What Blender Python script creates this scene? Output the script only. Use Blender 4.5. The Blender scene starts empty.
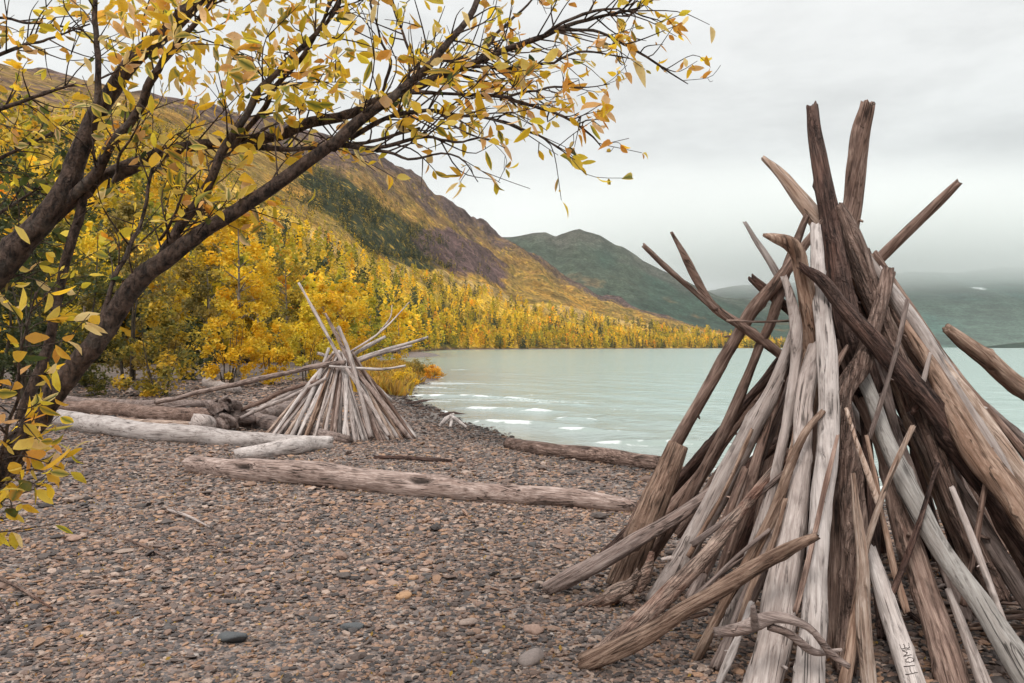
import bpy, math, random
import numpy as np
from mathutils import Vector, Matrix

random.seed(7)
RNG = np.random.default_rng(11)
scene = bpy.context.scene
COL = scene.collection
F, CX, HY, CAMZ = 796.0, 512.0, 347.0, 1.6
ZW = -0.30                                   # lake level


# ------------------------------------------------------------------ helpers
def lin(*c):
    return tuple((v / 255 / 12.92) if v / 255 <= 0.04045 else ((v / 255 + 0.055) / 1.055) ** 2.4 for v in c)


def tag(o, label=None, cat=None, group=None, kind=None):
    if label: o['label'] = label
    if cat: o['category'] = cat
    if group: o['group'] = group
    if kind: o['kind'] = kind
    return o


def W(px, py, d):
    return np.array([(px - CX) / F * d, d, CAMZ + (HY - py) / F * d])


def _hash(ix, iy, iz, seed):
    h = (ix * 374761393 + iy * 668265263 + iz * 2147483647 + seed * 974634533) & 0xFFFFFFFF
    h = ((h ^ (h >> 13)) * 1274126177) & 0xFFFFFFFF
    h = ((h ^ (h >> 16)) * 2246822519) & 0xFFFFFFFF
    return ((h ^ (h >> 15)) & 0xFFFFFF) / float(0xFFFFFF)


def vnoise(p, seed=0):
    p = np.asarray(p, float)
    i = np.floor(p).astype(np.int64)
    f = p - i
    f = f * f * (3 - 2 * f)
    r = 0
    for dx in (0, 1):
        wx = f[..., 0] if dx else 1 - f[..., 0]
        for dy in (0, 1):
            wy = f[..., 1] if dy else 1 - f[..., 1]
            for dz in (0, 1):
                wz = f[..., 2] if dz else 1 - f[..., 2]
                r = r + wx * wy * wz * _hash(i[..., 0] + dx, i[..., 1] + dy, i[..., 2] + dz, seed)
    return r * 2 - 1


def fbm(p, seed=0, o=4):
    p = np.asarray(p, float)
    r, a, t = 0, 1.0, 0
    for k in range(o):
        r = r + a * vnoise(p * (2.03 ** k), seed + k * 17)
        t += a
        a *= .5
    return r / t


def sstep(a, b, x):
    t = np.clip((x - a) / (b - a), 0, 1)
    return t * t * (3 - 2 * t)


def mk_mesh(name, verts, faces, mats, smooth=True, attrs=None, midx=None):
    """faces: list of (n,k) int arrays or list of tuples"""
    me = bpy.data.meshes.new(name)
    verts = np.asarray(verts, np.float32)
    arrs = [np.asarray(f, np.int32) for f in faces if len(f)]
    nl = sum(a.size for a in arrs)
    npoly = sum(a.shape[0] for a in arrs)
    me.vertices.add(len(verts))
    me.vertices.foreach_set('co', verts.ravel())
    me.loops.add(nl)
    me.loops.foreach_set('vertex_index', np.concatenate([a.ravel() for a in arrs]))
    me.polygons.add(npoly)
    starts = np.concatenate([[0], np.cumsum(np.concatenate([np.full(a.shape[0], a.shape[1]) for a in arrs]))[:-1]]).astype(np.int32)
    me.polygons.foreach_set('loop_start', starts)
    me.polygons.foreach_set('use_smooth', np.full(npoly, smooth, bool))
    for m in (mats if isinstance(mats, (list, tuple)) else [mats]):
        me.materials.append(m)
    if midx is not None:
        me.polygons.foreach_set('material_index', np.asarray(midx, np.int32))
    me.update(calc_edges=True)
    for k, v in (attrs or {}).items():
        v = np.asarray(v, np.float32)
        if v.ndim == 1:
            a = me.attributes.new(k, 'FLOAT', 'POINT')
            a.data.foreach_set('value', v)
        else:
            a = me.attributes.new(k, 'FLOAT_COLOR', 'POINT')
            a.data.foreach_set('color', np.concatenate([v[:, :3], np.ones((len(v), 1), np.float32)], 1).ravel())
    return me


def link(name, me, parent=None, loc=None):
    o = bpy.data.objects.new(name, me)
    COL.objects.link(o)
    if parent is not None: o.parent = parent
    if loc is not None: o.location = loc
    return o


def catmull(P, n):
    P = np.asarray(P, float)
    if len(P) == 2:
        t = np.linspace(0, 1, n)[:, None]
        return P[0] * (1 - t) + P[1] * t
    seg = np.linalg.norm(np.diff(P[:, :3], axis=0), axis=1) + 1e-6
    u = np.concatenate([[0], np.cumsum(seg)])
    Q = np.vstack([2 * P[0] - P[1], P, 2 * P[-1] - P[-2]])
    out = []
    for s in np.linspace(0, u[-1], n):
        k = min(int(np.searchsorted(u, s, 'right')) - 1, len(P) - 2)
        t = (s - u[k]) / seg[k]
        p0, p1, p2, p3 = Q[k], Q[k + 1], Q[k + 2], Q[k + 3]
        out.append(.5 * (2 * p1 + (p2 - p0) * t + (2 * p0 - 5 * p1 + 4 * p2 - p3) * t * t + (3 * p1 - p0 - 3 * p2 + p3) * t ** 3))
    return np.array(out)


def frames(P):
    T = np.gradient(P, axis=0)
    T /= np.linalg.norm(T, axis=1)[:, None] + 1e-9
    up = np.array([0, 0, 1.]) if abs(T[0, 2]) < .9 else np.array([1., 0, 0])
    N = np.cross(up, T[0]); N /= np.linalg.norm(N)
    Ns = [N]
    for i in range(1, len(P)):
        n = Ns[-1] - T[i] * np.dot(Ns[-1], T[i])
        Ns.append(n / (np.linalg.norm(n) + 1e-9))
    Ns = np.array(Ns)
    return T, Ns, np.cross(T, Ns)


class Geo:
    """collects verts + faces (tris/quads) of several tubes into one mesh"""
    def __init__(s): s.v, s.q, s.t, s.n, s.c = [], [], [], 0, []

    def add(s, v, quads=None, tris=None, col=None):
        v = np.asarray(v, float)
        if quads is not None and len(quads): s.q.append(np.asarray(quads) + s.n)
        if tris is not None and len(tris): s.t.append(np.asarray(tris) + s.n)
        s.v.append(v); s.n += len(v)
        if col is not None: s.c.append(np.broadcast_to(np.asarray(col, float), (len(v), 3)))

    def mesh(s, name, mats, smooth=True, origin=None, rot=None):
        v = np.concatenate(s.v)
        if origin is not None: v = v - origin
        if rot is not None: v = v @ rot
        f = []
        if s.q: f.append(np.concatenate(s.q))
        if s.t: f.append(np.concatenate(s.t))
        return mk_mesh(name, v, f, mats, smooth, {'col': np.concatenate(s.c)} if s.c else None)


def tube(P, R, k=8, seed=0, rough=0.0, ridge=0.0, jag=0.0, knots=(), cap=True):
    """closed tube through P (m,3) with radii R (m,)"""
    m = len(P)
    T, N, B = frames(P)
    a = np.linspace(0, 2 * np.pi, k, endpoint=False)
    L = np.concatenate([[0], np.cumsum(np.linalg.norm(np.diff(P, axis=0), axis=1))])
    ca, sa = np.cos(a), np.sin(a)
    rr = np.ones((m, k))
    if rough or ridge:
        rm = max(R.mean(), 1e-4)
        A = np.broadcast_to(a, (m, k)); S = np.broadcast_to(L[:, None], (m, k))
        q = np.stack([np.cos(A) * 1.1, np.sin(A) * 1.1, S / rm * .22], -1)
        rr = rr + rough * fbm(q + seed * 3.7, seed, 3)
        q2 = np.stack([np.cos(A) * 3.2, np.sin(A) * 3.2, S / rm * .05], -1)
        rr = rr * (1 + rough * .9 * vnoise(np.stack([S / rm * .11, S * 0 + seed, S * 0], -1), seed + 3))
        rr = rr - ridge * np.abs(vnoise(q2 + seed * 1.3, seed + 5))
        for (ka, ks, kw, kh) in knots:
            da = np.abs((A - ka + np.pi) % (2 * np.pi) - np.pi) * rm
            ds = S - ks * L[-1]
            rr = rr + kh * np.exp(-(da ** 2 + ds ** 2 * (.6 if kh > 0 else .16)) / (kw * rm) ** 2)
    ring = P[:, None, :] + (R[:, None] * rr)[..., None] * (ca[None, :, None] * N[:, None, :] + sa[None, :, None] * B[:, None, :])
    if jag:
        for e, sg in ((0, -1), (m - 1, 1)):
            j = jag * R[e] * (vnoise(np.stack([ca * 1.9, sa * 1.9, np.full(k, seed * 2.2 + e)], -1), seed + 9) + .4 * RNG.uniform(-1, 1, k))
            ring[e] += sg * j[:, None] * T[e]
    v = ring.reshape(-1, 3)
    i = np.arange(m - 1)[:, None] * k; j = np.arange(k)[None, :]; j2 = (j + 1) % k
    quads = np.stack([i + j, i + j2, i + k + j2, i + k + j], -1).reshape(-1, 4)
    tris = []
    if cap:
        v = np.vstack([v, P[0] + T[0] * R[0] * .12, P[-1] - T[-1] * R[-1] * .12])
        c0, c1 = m * k, m * k + 1
        jj = np.arange(k)
        tris = np.concatenate([np.stack([(jj + 1) % k, jj, np.full(k, c0)], -1),
                               np.stack([(m - 1) * k + jj, (m - 1) * k + (jj + 1) % k, np.full(k, c1)], -1)])
    return v, quads, tris


# ------------------------------------------------------------------ shader helpers
def new_mat(name):
    m = bpy.data.materials.new(name); m.use_nodes = True
    nt = m.node_tree
    for n in list(nt.nodes): nt.nodes.remove(n)
    out = nt.nodes.new('ShaderNodeOutputMaterial')
    b = nt.nodes.new('ShaderNodeBsdfPrincipled')
    nt.links.new(b.outputs[0], out.inputs[0])
    return m, nt, b, out


def nd(nt, t, **kw):
    n = nt.nodes.new(t)
    for k, v in kw.items():
        if k.startswith('i_'):
            n.inputs[k[2:].replace('_', ' ')].default_value = v
        else:
            setattr(n, k, v)
    return n


def noise(nt, vec, scale, detail=5, rough=.6, dist=0.0):
    n = nd(nt, 'ShaderNodeTexNoise')
    n.inputs['Scale'].default_value = scale; n.inputs['Detail'].default_value = detail
    n.inputs['Roughness'].default_value = rough; n.inputs['Distortion'].default_value = dist
    if vec is not None: nt.links.new(vec, n.inputs['Vector'])
    return n.outputs[0]


def mapping(nt, vec, scale=(1, 1, 1)):
    n = nd(nt, 'ShaderNodeMapping'); n.inputs['Scale'].default_value = scale
    nt.links.new(vec, n.inputs['Vector'])
    return n.outputs[0]


def ramp(nt, fac, stops):
    n = nd(nt, 'ShaderNodeValToRGB')
    e = n.color_ramp.elements
    while len(e) < len(stops): e.new(.5)
    for x, (p, c) in zip(e, stops):
        x.position = p
        x.color = (*c, 1) if not isinstance(c, (int, float)) else (c, c, c, 1)
    nt.links.new(fac, n.inputs[0])
    return n.outputs[0]


def mix(nt, fac, a, b, mode='MIX'):
    n = nd(nt, 'ShaderNodeMix', data_type='RGBA', blend_type=mode)
    for sock, val in ((0, fac), (6, a), (7, b)):
        if isinstance(val, bpy.types.NodeSocket): nt.links.new(val, n.inputs[sock])
        elif isinstance(val, (int, float)): n.inputs[sock].default_value = val if sock == 0 else (val, val, val, 1)
        else: n.inputs[sock].default_value = (*val, 1)
    return n.outputs[2]


def math_(nt, op, a, b=None, clamp=False):
    n = nd(nt, 'ShaderNodeMath', operation=op, use_clamp=clamp)
    for i, v in enumerate((a, b)):
        if v is None: continue
        if isinstance(v, bpy.types.NodeSocket): nt.links.new(v, n.inputs[i])
        else: n.inputs[i].default_value = v
    return n.outputs[0]


def bump(nt, h, b, strength=.5, dist=.02):
    n = nd(nt, 'ShaderNodeBump'); n.inputs['Strength'].default_value = strength; n.inputs['Distance'].default_value = dist
    nt.links.new(h, n.inputs['Height']); nt.links.new(n.outputs[0], b.inputs['Normal'])


def wood(name, dark, mid, pale, patch, grain=1.0, bark=0.0, patch_amt=.5, crack=.6, soft=0.0):
    """weathered driftwood: long fibres along the log, cracks, stains"""
    wt = (1.03, .985, .965) if soft == 1 else (1.055, .968, .94)
    dark, mid, pale, patch = [(c_[0] * wt[0], c_[1] * wt[1], c_[2] * wt[2]) for c_ in (dark, mid, pale, patch)]
    m, nt, b, out = new_mat(name)
    tc = nd(nt, 'ShaderNodeTexCoord').outputs['Object']
    oi = nd(nt, 'ShaderNodeObjectInfo')
    off = nd(nt, 'ShaderNodeVectorMath', operation='ADD')
    sc = nd(nt, 'ShaderNodeVectorMath', operation='SCALE'); sc.inputs[0].default_value = (31, 17, 43)
    nt.links.new(oi.outputs['Random'], sc.inputs['Scale'])
    nt.links.new(tc, off.inputs[0]); nt.links.new(sc.outputs[0], off.inputs[1])
    p = off.outputs[0]
    fib = noise(nt, mapping(nt, p, (38 * grain, 38 * grain, 2.6)), 1.5, 6, .65, .7)
    fine = noise(nt, mapping(nt, p, (120, 120, 5)), 1.6, 3, .6)
    blot = noise(nt, mapping(nt, p, (6, 6, 2.2)), 1.3, 5, .62, .6)
    blot2 = noise(nt, mapping(nt, p, (11, 11, 4.5)), 1.1, 4, .6, .4)
    crk = noise(nt, mapping(nt, p, (26, 26, .7)), 1.0, 4, .5, .5)
    col = ramp(nt, fib, [(.36 - .09 * soft, dark), (.485, mid), (.60 + .09 * soft, pale)])
    col = mix(nt, math_(nt, 'MULTIPLY', ramp(nt, blot, [(.42, 0), (.62, 1)]), patch_amt), col, patch)
    col = mix(nt, math_(nt, 'MULTIPLY', ramp(nt, blot2, [(.50, 0), (.66, 1)]), .55), col, dark)
    col = mix(nt, math_(nt, 'MULTIPLY', ramp(nt, fine, [(.30, 1), (.5, 0)]), .45 - .25 * soft), col, tuple(v * .55 for v in dark))
    cm = ramp(nt, math_(nt, 'ABSOLUTE', math_(nt, 'SUBTRACT', crk, .5)), [(0.0, 1), (.02, .75), (.034, 0)])
    cm = math_(nt, 'MULTIPLY', cm, ramp(nt, blot, [(.46, 0), (.60, crack + .25)]))
    col = mix(nt, cm, col, (.018, .013, .011))
    # small dark knots
    vor = nd(nt, 'ShaderNodeTexVoronoi'); vor.inputs['Scale'].default_value = 9
    nt.links.new(mapping(nt, p, (1, 1, .55)), vor.inputs['Vector'])
    kn = ramp(nt, vor.outputs['Distance'], [(.0, 1), (.10, .9), (.17, 0)])
    kn = math_(nt, 'MULTIPLY', kn, .55)
    col = mix(nt, kn, col, tuple(v * .45 for v in dark))
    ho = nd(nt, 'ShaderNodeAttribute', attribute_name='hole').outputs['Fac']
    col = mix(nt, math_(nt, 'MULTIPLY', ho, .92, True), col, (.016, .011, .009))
    # object to object variation of tone
    var = nd(nt, 'ShaderNodeHueSaturation')
    rv = nd(nt, 'ShaderNodeMapRange'); rv.inputs[3].default_value = .8; rv.inputs[4].default_value = 1.18
    nt.links.new(oi.outputs['Random'], rv.inputs[0]); nt.links.new(rv.outputs[0], var.inputs['Value'])
    nt.links.new(col, var.inputs['Color'])
    nt.links.new(var.outputs[0], b.inputs['Base Color'])
    b.inputs['Roughness'].default_value = .82
    b.inputs['Specular IOR Level'].default_value = .25
    h = math_(nt, 'ADD', math_(nt, 'MULTIPLY', fib, 1.0), math_(nt, 'MULTIPLY', fine, .35))
    h = math_(nt, 'SUBTRACT', h, math_(nt, 'MULTIPLY', cm, 1.2))
    if bark:
        bk = nd(nt, 'ShaderNodeTexVoronoi', feature='DISTANCE_TO_EDGE'); bk.inputs['Scale'].default_value = 1
        wv = nd(nt, 'ShaderNodeMix', data_type='RGBA', blend_type='LINEAR_LIGHT'); wv.inputs[0].default_value = .035
        nt.links.new(p, wv.inputs[6])
        nz = nd(nt, 'ShaderNodeTexNoise'); nz.inputs['Scale'].default_value = 14; nz.inputs['Detail'].default_value = 4
        nt.links.new(p, nz.inputs['Vector']); nt.links.new(nz.outputs[1], wv.inputs[7])
        nt.links.new(mapping(nt, wv.outputs[2], (38, 38, 7)), bk.inputs['Vector'])
        h = math_(nt, 'ADD', h, math_(nt, 'MULTIPLY', ramp(nt, bk.outputs['Distance'], [(0, 0), (.16, 1)]), math_(nt, 'MULTIPLY', ramp(nt, blot2, [(.4, .1), (.6, 1)]), bark * .7)))
    bump(nt, h, b, .95 - .45 * soft, .022)
    return m


WOOD = {
    'pale':  wood('driftwood_pale', (.21, .175, .16), (.42, .37, .35), (.60, .55, .525), (.40, .33, .30), patch_amt=.45, soft=1),
    'white': wood('driftwood_bleached', (.30, .265, .25), (.54, .50, .485), (.70, .665, .645), (.38, .325, .30), patch_amt=.45, soft=1),
    'mint':  wood('driftwood_silver', (.23, .215, .20), (.385, .375, .36), (.53, .525, .505), (.29, .255, .235), patch_amt=.4, soft=1),
    'worn':  wood('driftwood_weathered', (.13, .095, .08), (.34, .275, .245), (.50, .43, .395), (.26, .19, .16), soft=.4, crack=.7),
    'grey':  wood('driftwood_grey', (.11, .088, .08), (.25, .21, .195), (.40, .35, .325), (.24, .17, .14), soft=.5),
    'brown': wood('driftwood_brown', (.085, .056, .046), (.25, .182, .152), (.42, .33, .28), (.19, .115, .085), soft=.4),
    'tan':   wood('driftwood_tan', (.12, .076, .054), (.31, .225, .172), (.50, .395, .32), (.25, .145, .095), soft=.4),
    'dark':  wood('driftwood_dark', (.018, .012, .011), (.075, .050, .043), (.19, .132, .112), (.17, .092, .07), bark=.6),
    'red':   wood('driftwood_red_bark', (.04, .022, .018), (.17, .098, .075), (.36, .25, .20), (.50, .41, .35), bark=.9, patch_amt=.8),
    'bark':  wood('driftwood_barked', (.055, .037, .031), (.19, .135, .112), (.36, .28, .24), (.12, .075, .058), bark=1.0),
    'spot':  wood('driftwood_spotted', (.11, .066, .047), (.30, .212, .162), (.43, .325, .255), (.13, .085, .06), bark=.35),
    'fresh': wood('driftwood_split', (.20, .135, .10), (.43, .35, .29), (.61, .54, .48), (.36, .24, .175), soft=.5),
}


def attr_leaf(name, trans=.35, rough=.55, spots=False):
    m, nt, b, out = new_mat(name)
    a = nd(nt, 'ShaderNodeAttribute', attribute_name='col')
    nt.links.new(a.outputs['Color'], b.inputs['Base Color'])
    b.inputs['Roughness'].default_value = rough
    b.inputs['Specular IOR Level'].default_value = .3
    if spots:
        p = nd(nt, 'ShaderNodeNewGeometry').outputs['Position']
        c1 = mix(nt, ramp(nt, noise(nt, p, 55, 3, .6), [(.5, 0), (.66, .5)]), a.outputs['Color'], (.55, .22, .04))
        c1 = mix(nt, ramp(nt, noise(nt, p, 190, 2, .5), [(.64, 0), (.7, .8)]), c1, (.10, .05, .02))
        nt.links.new(c1, b.inputs['Base Color'])
    tr = nd(nt, 'ShaderNodeBsdfTranslucent')
    nt.links.new(a.outputs['Color'], tr.inputs['Color'])
    mx = nd(nt, 'ShaderNodeMixShader'); mx.inputs[0].default_value = trans
    nt.links.new(b.outputs[0], mx.inputs[1]); nt.links.new(tr.outputs[0], mx.inputs[2])
    nt.links.new(mx.outputs[0], out.inputs[0])
    return m


LEAF = attr_leaf('autumn_leaf', .68, .5, True)
NEEDLE = attr_leaf('far_foliage', .4)


def bark_mat(name, c0, c1, sc=(26, 26, 7)):
    m, nt, b, out = new_mat(name)
    tc = nd(nt, 'ShaderNodeTexCoord').outputs['Object']
    n = noise(nt, mapping(nt, tc, sc), 1.4, 6, .65, .4)
    n2 = noise(nt, tc, 60, 3, .6)
    n3 = noise(nt, tc, 7, 4, .6)
    col = ramp(nt, n, [(.38, c0), (.62, c1)])
    col = mix(nt, math_(nt, 'MULTIPLY', ramp(nt, n3, [(.52, 0), (.68, 1)]), .45), col, (.16, .14, .12))
    nt.links.new(col, b.inputs['Base Color'])
    b.inputs['Roughness'].default_value = .8; b.inputs['Specular IOR Level'].default_value = .25
    bump(nt, math_(nt, 'ADD', n, math_(nt, 'MULTIPLY', n2, .5)), b, 1.0, .02)
    return m


BARK = bark_mat('willow_bark', (.014, .0095, .008), (.115, .075, .058), (40, 40, 18))
TBARK = bark_mat('tree_bark', (.10, .075, .055), (.30, .25, .20), (6, 6, 2))
DBARK = bark_mat('shrub_bark', (.03, .022, .016), (.10, .075, .05), (6, 6, 2))

# ------------------------------------------------------------------ terrain functions
SHORE = np.array([(2000, -3000), (300, -600), (40, -45), (14, -3), (8, 5), (5.3, 8.7), (2.46, 12.7), (.6, 15.2), (-.1, 16.6),
                  (-1.15, 19.9), (-2.46, 24.8), (-3.7, 28), (-4.3, 33), (-4.9, 40), (-4.3, 46), (-4.6, 52), (-7.3, 64),
                  (-13, 85), (-19, 112), (-20, 135), (-15.5, 150), (-16, 178), (-24, 240), (-40, 330), (-47, 520), (83, 765), (333, 1165),
                  (560, 1500), (700, 1800), (1500, 4380)], float)
LAND = np.vstack([SHORE, [(-4500, 4380), (-4500, -3000)]])


def shore_d(x, y):
    x = np.asarray(x, float); y = np.asarray(y, float)
    best = np.full(x.shape, 1e18)
    for (ax, ay), (bx, by) in zip(SHORE[:-1], SHORE[1:]):
        dx, dy = bx - ax, by - ay
        t = np.clip(((x - ax) * dx + (y - ay) * dy) / (dx * dx + dy * dy), 0, 1)
        best = np.minimum(best, (x - ax - t * dx) ** 2 + (y - ay - t * dy) ** 2)
    ins = np.zeros(x.shape, bool)
    for (ax, ay), (bx, by) in zip(LAND, np.roll(LAND, -1, 0)):
        c = (ay > y) != (by > y)
        with np.errstate(divide='ignore', invalid='ignore'):
            xi = ax + (y - ay) * (bx - ax) / (by - ay if by != ay else 1e-9)
        ins ^= c & (x < xi)
    return np.where(ins, 1, -1) * np.sqrt(best)


def ground_z(x, y, d=None):
    x = np.asarray(x, float); y = np.asarray(y, float)
    if d is None: d = shore_d(x, y)
    r = np.hypot(x, y)
    und = .05 * fbm(np.stack([x * .35, y * .35, x * 0], -1), 3, 3) + .012 * fbm(np.stack([x * 2.2, y * 2.2, x * 0], -1), 8, 2) * (r < 40)
    z = np.where(d > 0, ZW + .33 * (1 - np.exp(-d / 2.6)) + .02 * np.clip(d - 12, 0, 60) + und * sstep(0, 2, d),
                 ZW - np.minimum(.12 * -d, 3.0))
    return z


def gz(x, y):
    return float(ground_z(np.array([x]), np.array([y]))[0])


def hit(px, py):
    d = 1.6 * F / (py - HY)
    for _ in range(25):
        z = gz((px - CX) / F * d, d)
        d = .5 * d + .5 * (CAMZ - z) * F / (py - HY)
    return d


# ------------------------------------------------------------------ ground sheet
def build_ground():
    ang = np.unique(np.round(np.concatenate([np.radians(np.arange(-180, 180.01, 4)), np.radians(np.arange(-50, 55, .3))]), 4))
    rad = np.concatenate([[.3], np.geomspace(1, 60, 330), np.geomspace(61, 4350, 150)])
    A, R = np.meshgrid(ang, rad)
    X, Y = np.sin(A) * R, np.cos(A) * R
    D = shore_d(X, Y)
    Z = ground_z(X, Y, D)
    n, m = X.shape
    v = np.stack([X, Y, Z], -1).reshape(-1, 3)
    i = np.arange(n - 1)[:, None] * m; j = np.arange(m - 1)[None]
    q = np.stack([i + j, i + m + j, i + m + j + 1, i + j + 1], -1).reshape(-1, 4)
    m_, nt, b, out = new_mat('gravel_beach')
    geo = nd(nt, 'ShaderNodeNewGeometry').outputs['Position']
    def cells(scale):
        vo = nd(nt, 'ShaderNodeTexVoronoi'); vo.inputs['Scale'].default_value = scale
        w = noise(nt, geo, scale * .8, 2)
        mm = nd(nt, 'ShaderNodeMix', data_type='RGBA', blend_type='LINEAR_LIGHT'); mm.inputs[0].default_value = .25 / scale
        nt.links.new(geo, mm.inputs[6]); nt.links.new(w, mm.inputs[7])
        nt.links.new(geo, vo.inputs['Vector'])
        return vo
    v1, v2 = cells(22), cells(48)
    s1 = nd(nt, 'ShaderNodeSeparateColor'); nt.links.new(v1.outputs['Color'], s1.inputs[0])
    s2 = nd(nt, 'ShaderNodeSeparateColor'); nt.links.new(v2.outputs['Color'], s2.inputs[0])
    stops = [(0, (.055, .055, .06)), (.25, (.13, .115, .11)), (.5, (.20, .16, .145)), (.72, (.29, .215, .18)), (.9, (.37, .25, .18)), (1, (.42, .37, .34))]
    c1 = ramp(nt, s1.outputs[0], stops); c2 = ramp(nt, s2.outputs[0], stops)
    col = mix(nt, math_(nt, 'GREATER_THAN', s1.outputs[1], .55), c2, c1)
    big = noise(nt, geo, .5, 4)
    col = mix(nt, ramp(nt, big, [(.4, 0), (.65, .45)]), col, (.12, .10, .095))
    far = nd(nt, 'ShaderNodeAttribute', attribute_name='soil')
    soil = ramp(nt, noise(nt, geo, .9, 6), [(.38, (.065, .05, .042)), (.52, (.13, .10, .086)), (.62, (.17, .125, .10)), (.7, (.22, .14, .06))])
    col = mix(nt, far.outputs['Fac'], col, soil)
    wet = nd(nt, 'ShaderNodeAttribute', attribute_name='wet')
    col = mix(nt, math_(nt, 'MULTIPLY', wet.outputs['Fac'], .75), col, mix(nt, .8, col, (.05, .042, .038)))
    nt.links.new(col, b.inputs['Base Color'])
    rr = nd(nt, 'ShaderNodeMapRange'); rr.inputs[3].default_value = .9; rr.inputs[4].default_value = .4
    nt.links.new(wet.outputs['Fac'], rr.inputs[0]); nt.links.new(rr.outputs[0], b.inputs['Roughness'])
    b.inputs['Specular IOR Level'].default_value = .3
    h = math_(nt, 'ADD', math_(nt, 'MULTIPLY', v1.outputs['Distance'], -1.0), math_(nt, 'MULTIPLY', v2.outputs['Distance'], -.5))
    bump(nt, h, b, 1.0, .02)
    wetv = np.exp(-(np.clip(D + .5 * fbm(np.stack([X * .5, Y * .5, X * 0], -1), 19, 3), 0, None) / 1.5) ** 2).ravel()
    soilv = (sstep(4, 8, D) * sstep(17, 24, R)).ravel()
    me = mk_mesh('beach', v, [q], m_, True, {'wet': wetv, 'soil': soilv})
    tag(link('beach', me), 'grey brown gravel beach sloping gently down to the lake', 'beach', kind='structure')


build_ground()

# ------------------------------------------------------------------ loose shingle (countless): one object
ICO_V = []
_t = (1 + 5 ** .5) / 2
for a, b_ in ((1, _t), (-1, _t), (1, -_t), (-1, -_t)):
    ICO_V += [(a, b_, 0)]
for a, b_ in ((1, _t), (-1, _t), (1, -_t), (-1, -_t)):
    ICO_V += [(0, a, b_)]
for a, b_ in ((_t, 1), (_t, -1), (-_t, 1), (-_t, -1)):
    ICO_V += [(a, 0, b_)]
ICO_V = np.array(ICO_V) / np.linalg.norm((1, _t))


def hull_faces(V):
    import bmesh
    bm = bmesh.new()
    for p in V: bm.verts.new(p)
    bm.verts.ensure_lookup_table()
    for k, vv in enumerate(bm.verts): vv.index = k
    bmesh.ops.convex_hull(bm, input=bm.verts[:])
    f = np.array([[q.index for q in fc.verts] for fc in bm.faces])
    bm.free()
    return f


ICO_F = hull_faces(ICO_V)
STONE_COL = np.array([(.075, .064, .062), (.12, .10, .093), (.17, .128, .112), (.235, .165, .138), (.29, .195, .155),
                      (.34, .225, .17), (.41, .32, .27), (.36, .225, .15), (.145, .112, .10), (.105, .095, .094)])


def stone_mat():
    m, nt, b, out = new_mat('shingle_stone')
    a = nd(nt, 'ShaderNodeAttribute', attribute_name='col')
    p = nd(nt, 'ShaderNodeNewGeometry').outputs['Position']
    n = noise(nt, p, 90, 4, .65)
    col = mix(nt, .55, a.outputs['Color'], ramp(nt, n, [(.3, .45), (.7, 1.1)]), 'MULTIPLY')
    nt.links.new(col, b.inputs['Base Color'])
    b.inputs['Roughness'].default_value = .72; b.inputs['Specular IOR Level'].default_value = .35
    bump(nt, n, b, .35, .004)
    return m


STONE = stone_mat()


def stones(n, r0, r1, a0, a1, s0, s1, power):
    u = RNG.random(n)
    r = (r0 ** power + u * (r1 ** power - r0 ** power)) ** (1 / power)
    a = np.radians(RNG.uniform(a0, a1, n))
    x, y = np.sin(a) * r, np.cos(a) * r
    d = shore_d(x, y)
    keep = d > -1.0
    return x[keep], y[keep], d[keep], (s0 * np.exp(np.clip(RNG.normal(0, .42, n), -1.2, .75)) * (1 + (s1 / s0 - 1) * (r - r0) / (r1 - r0)))[keep]


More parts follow.
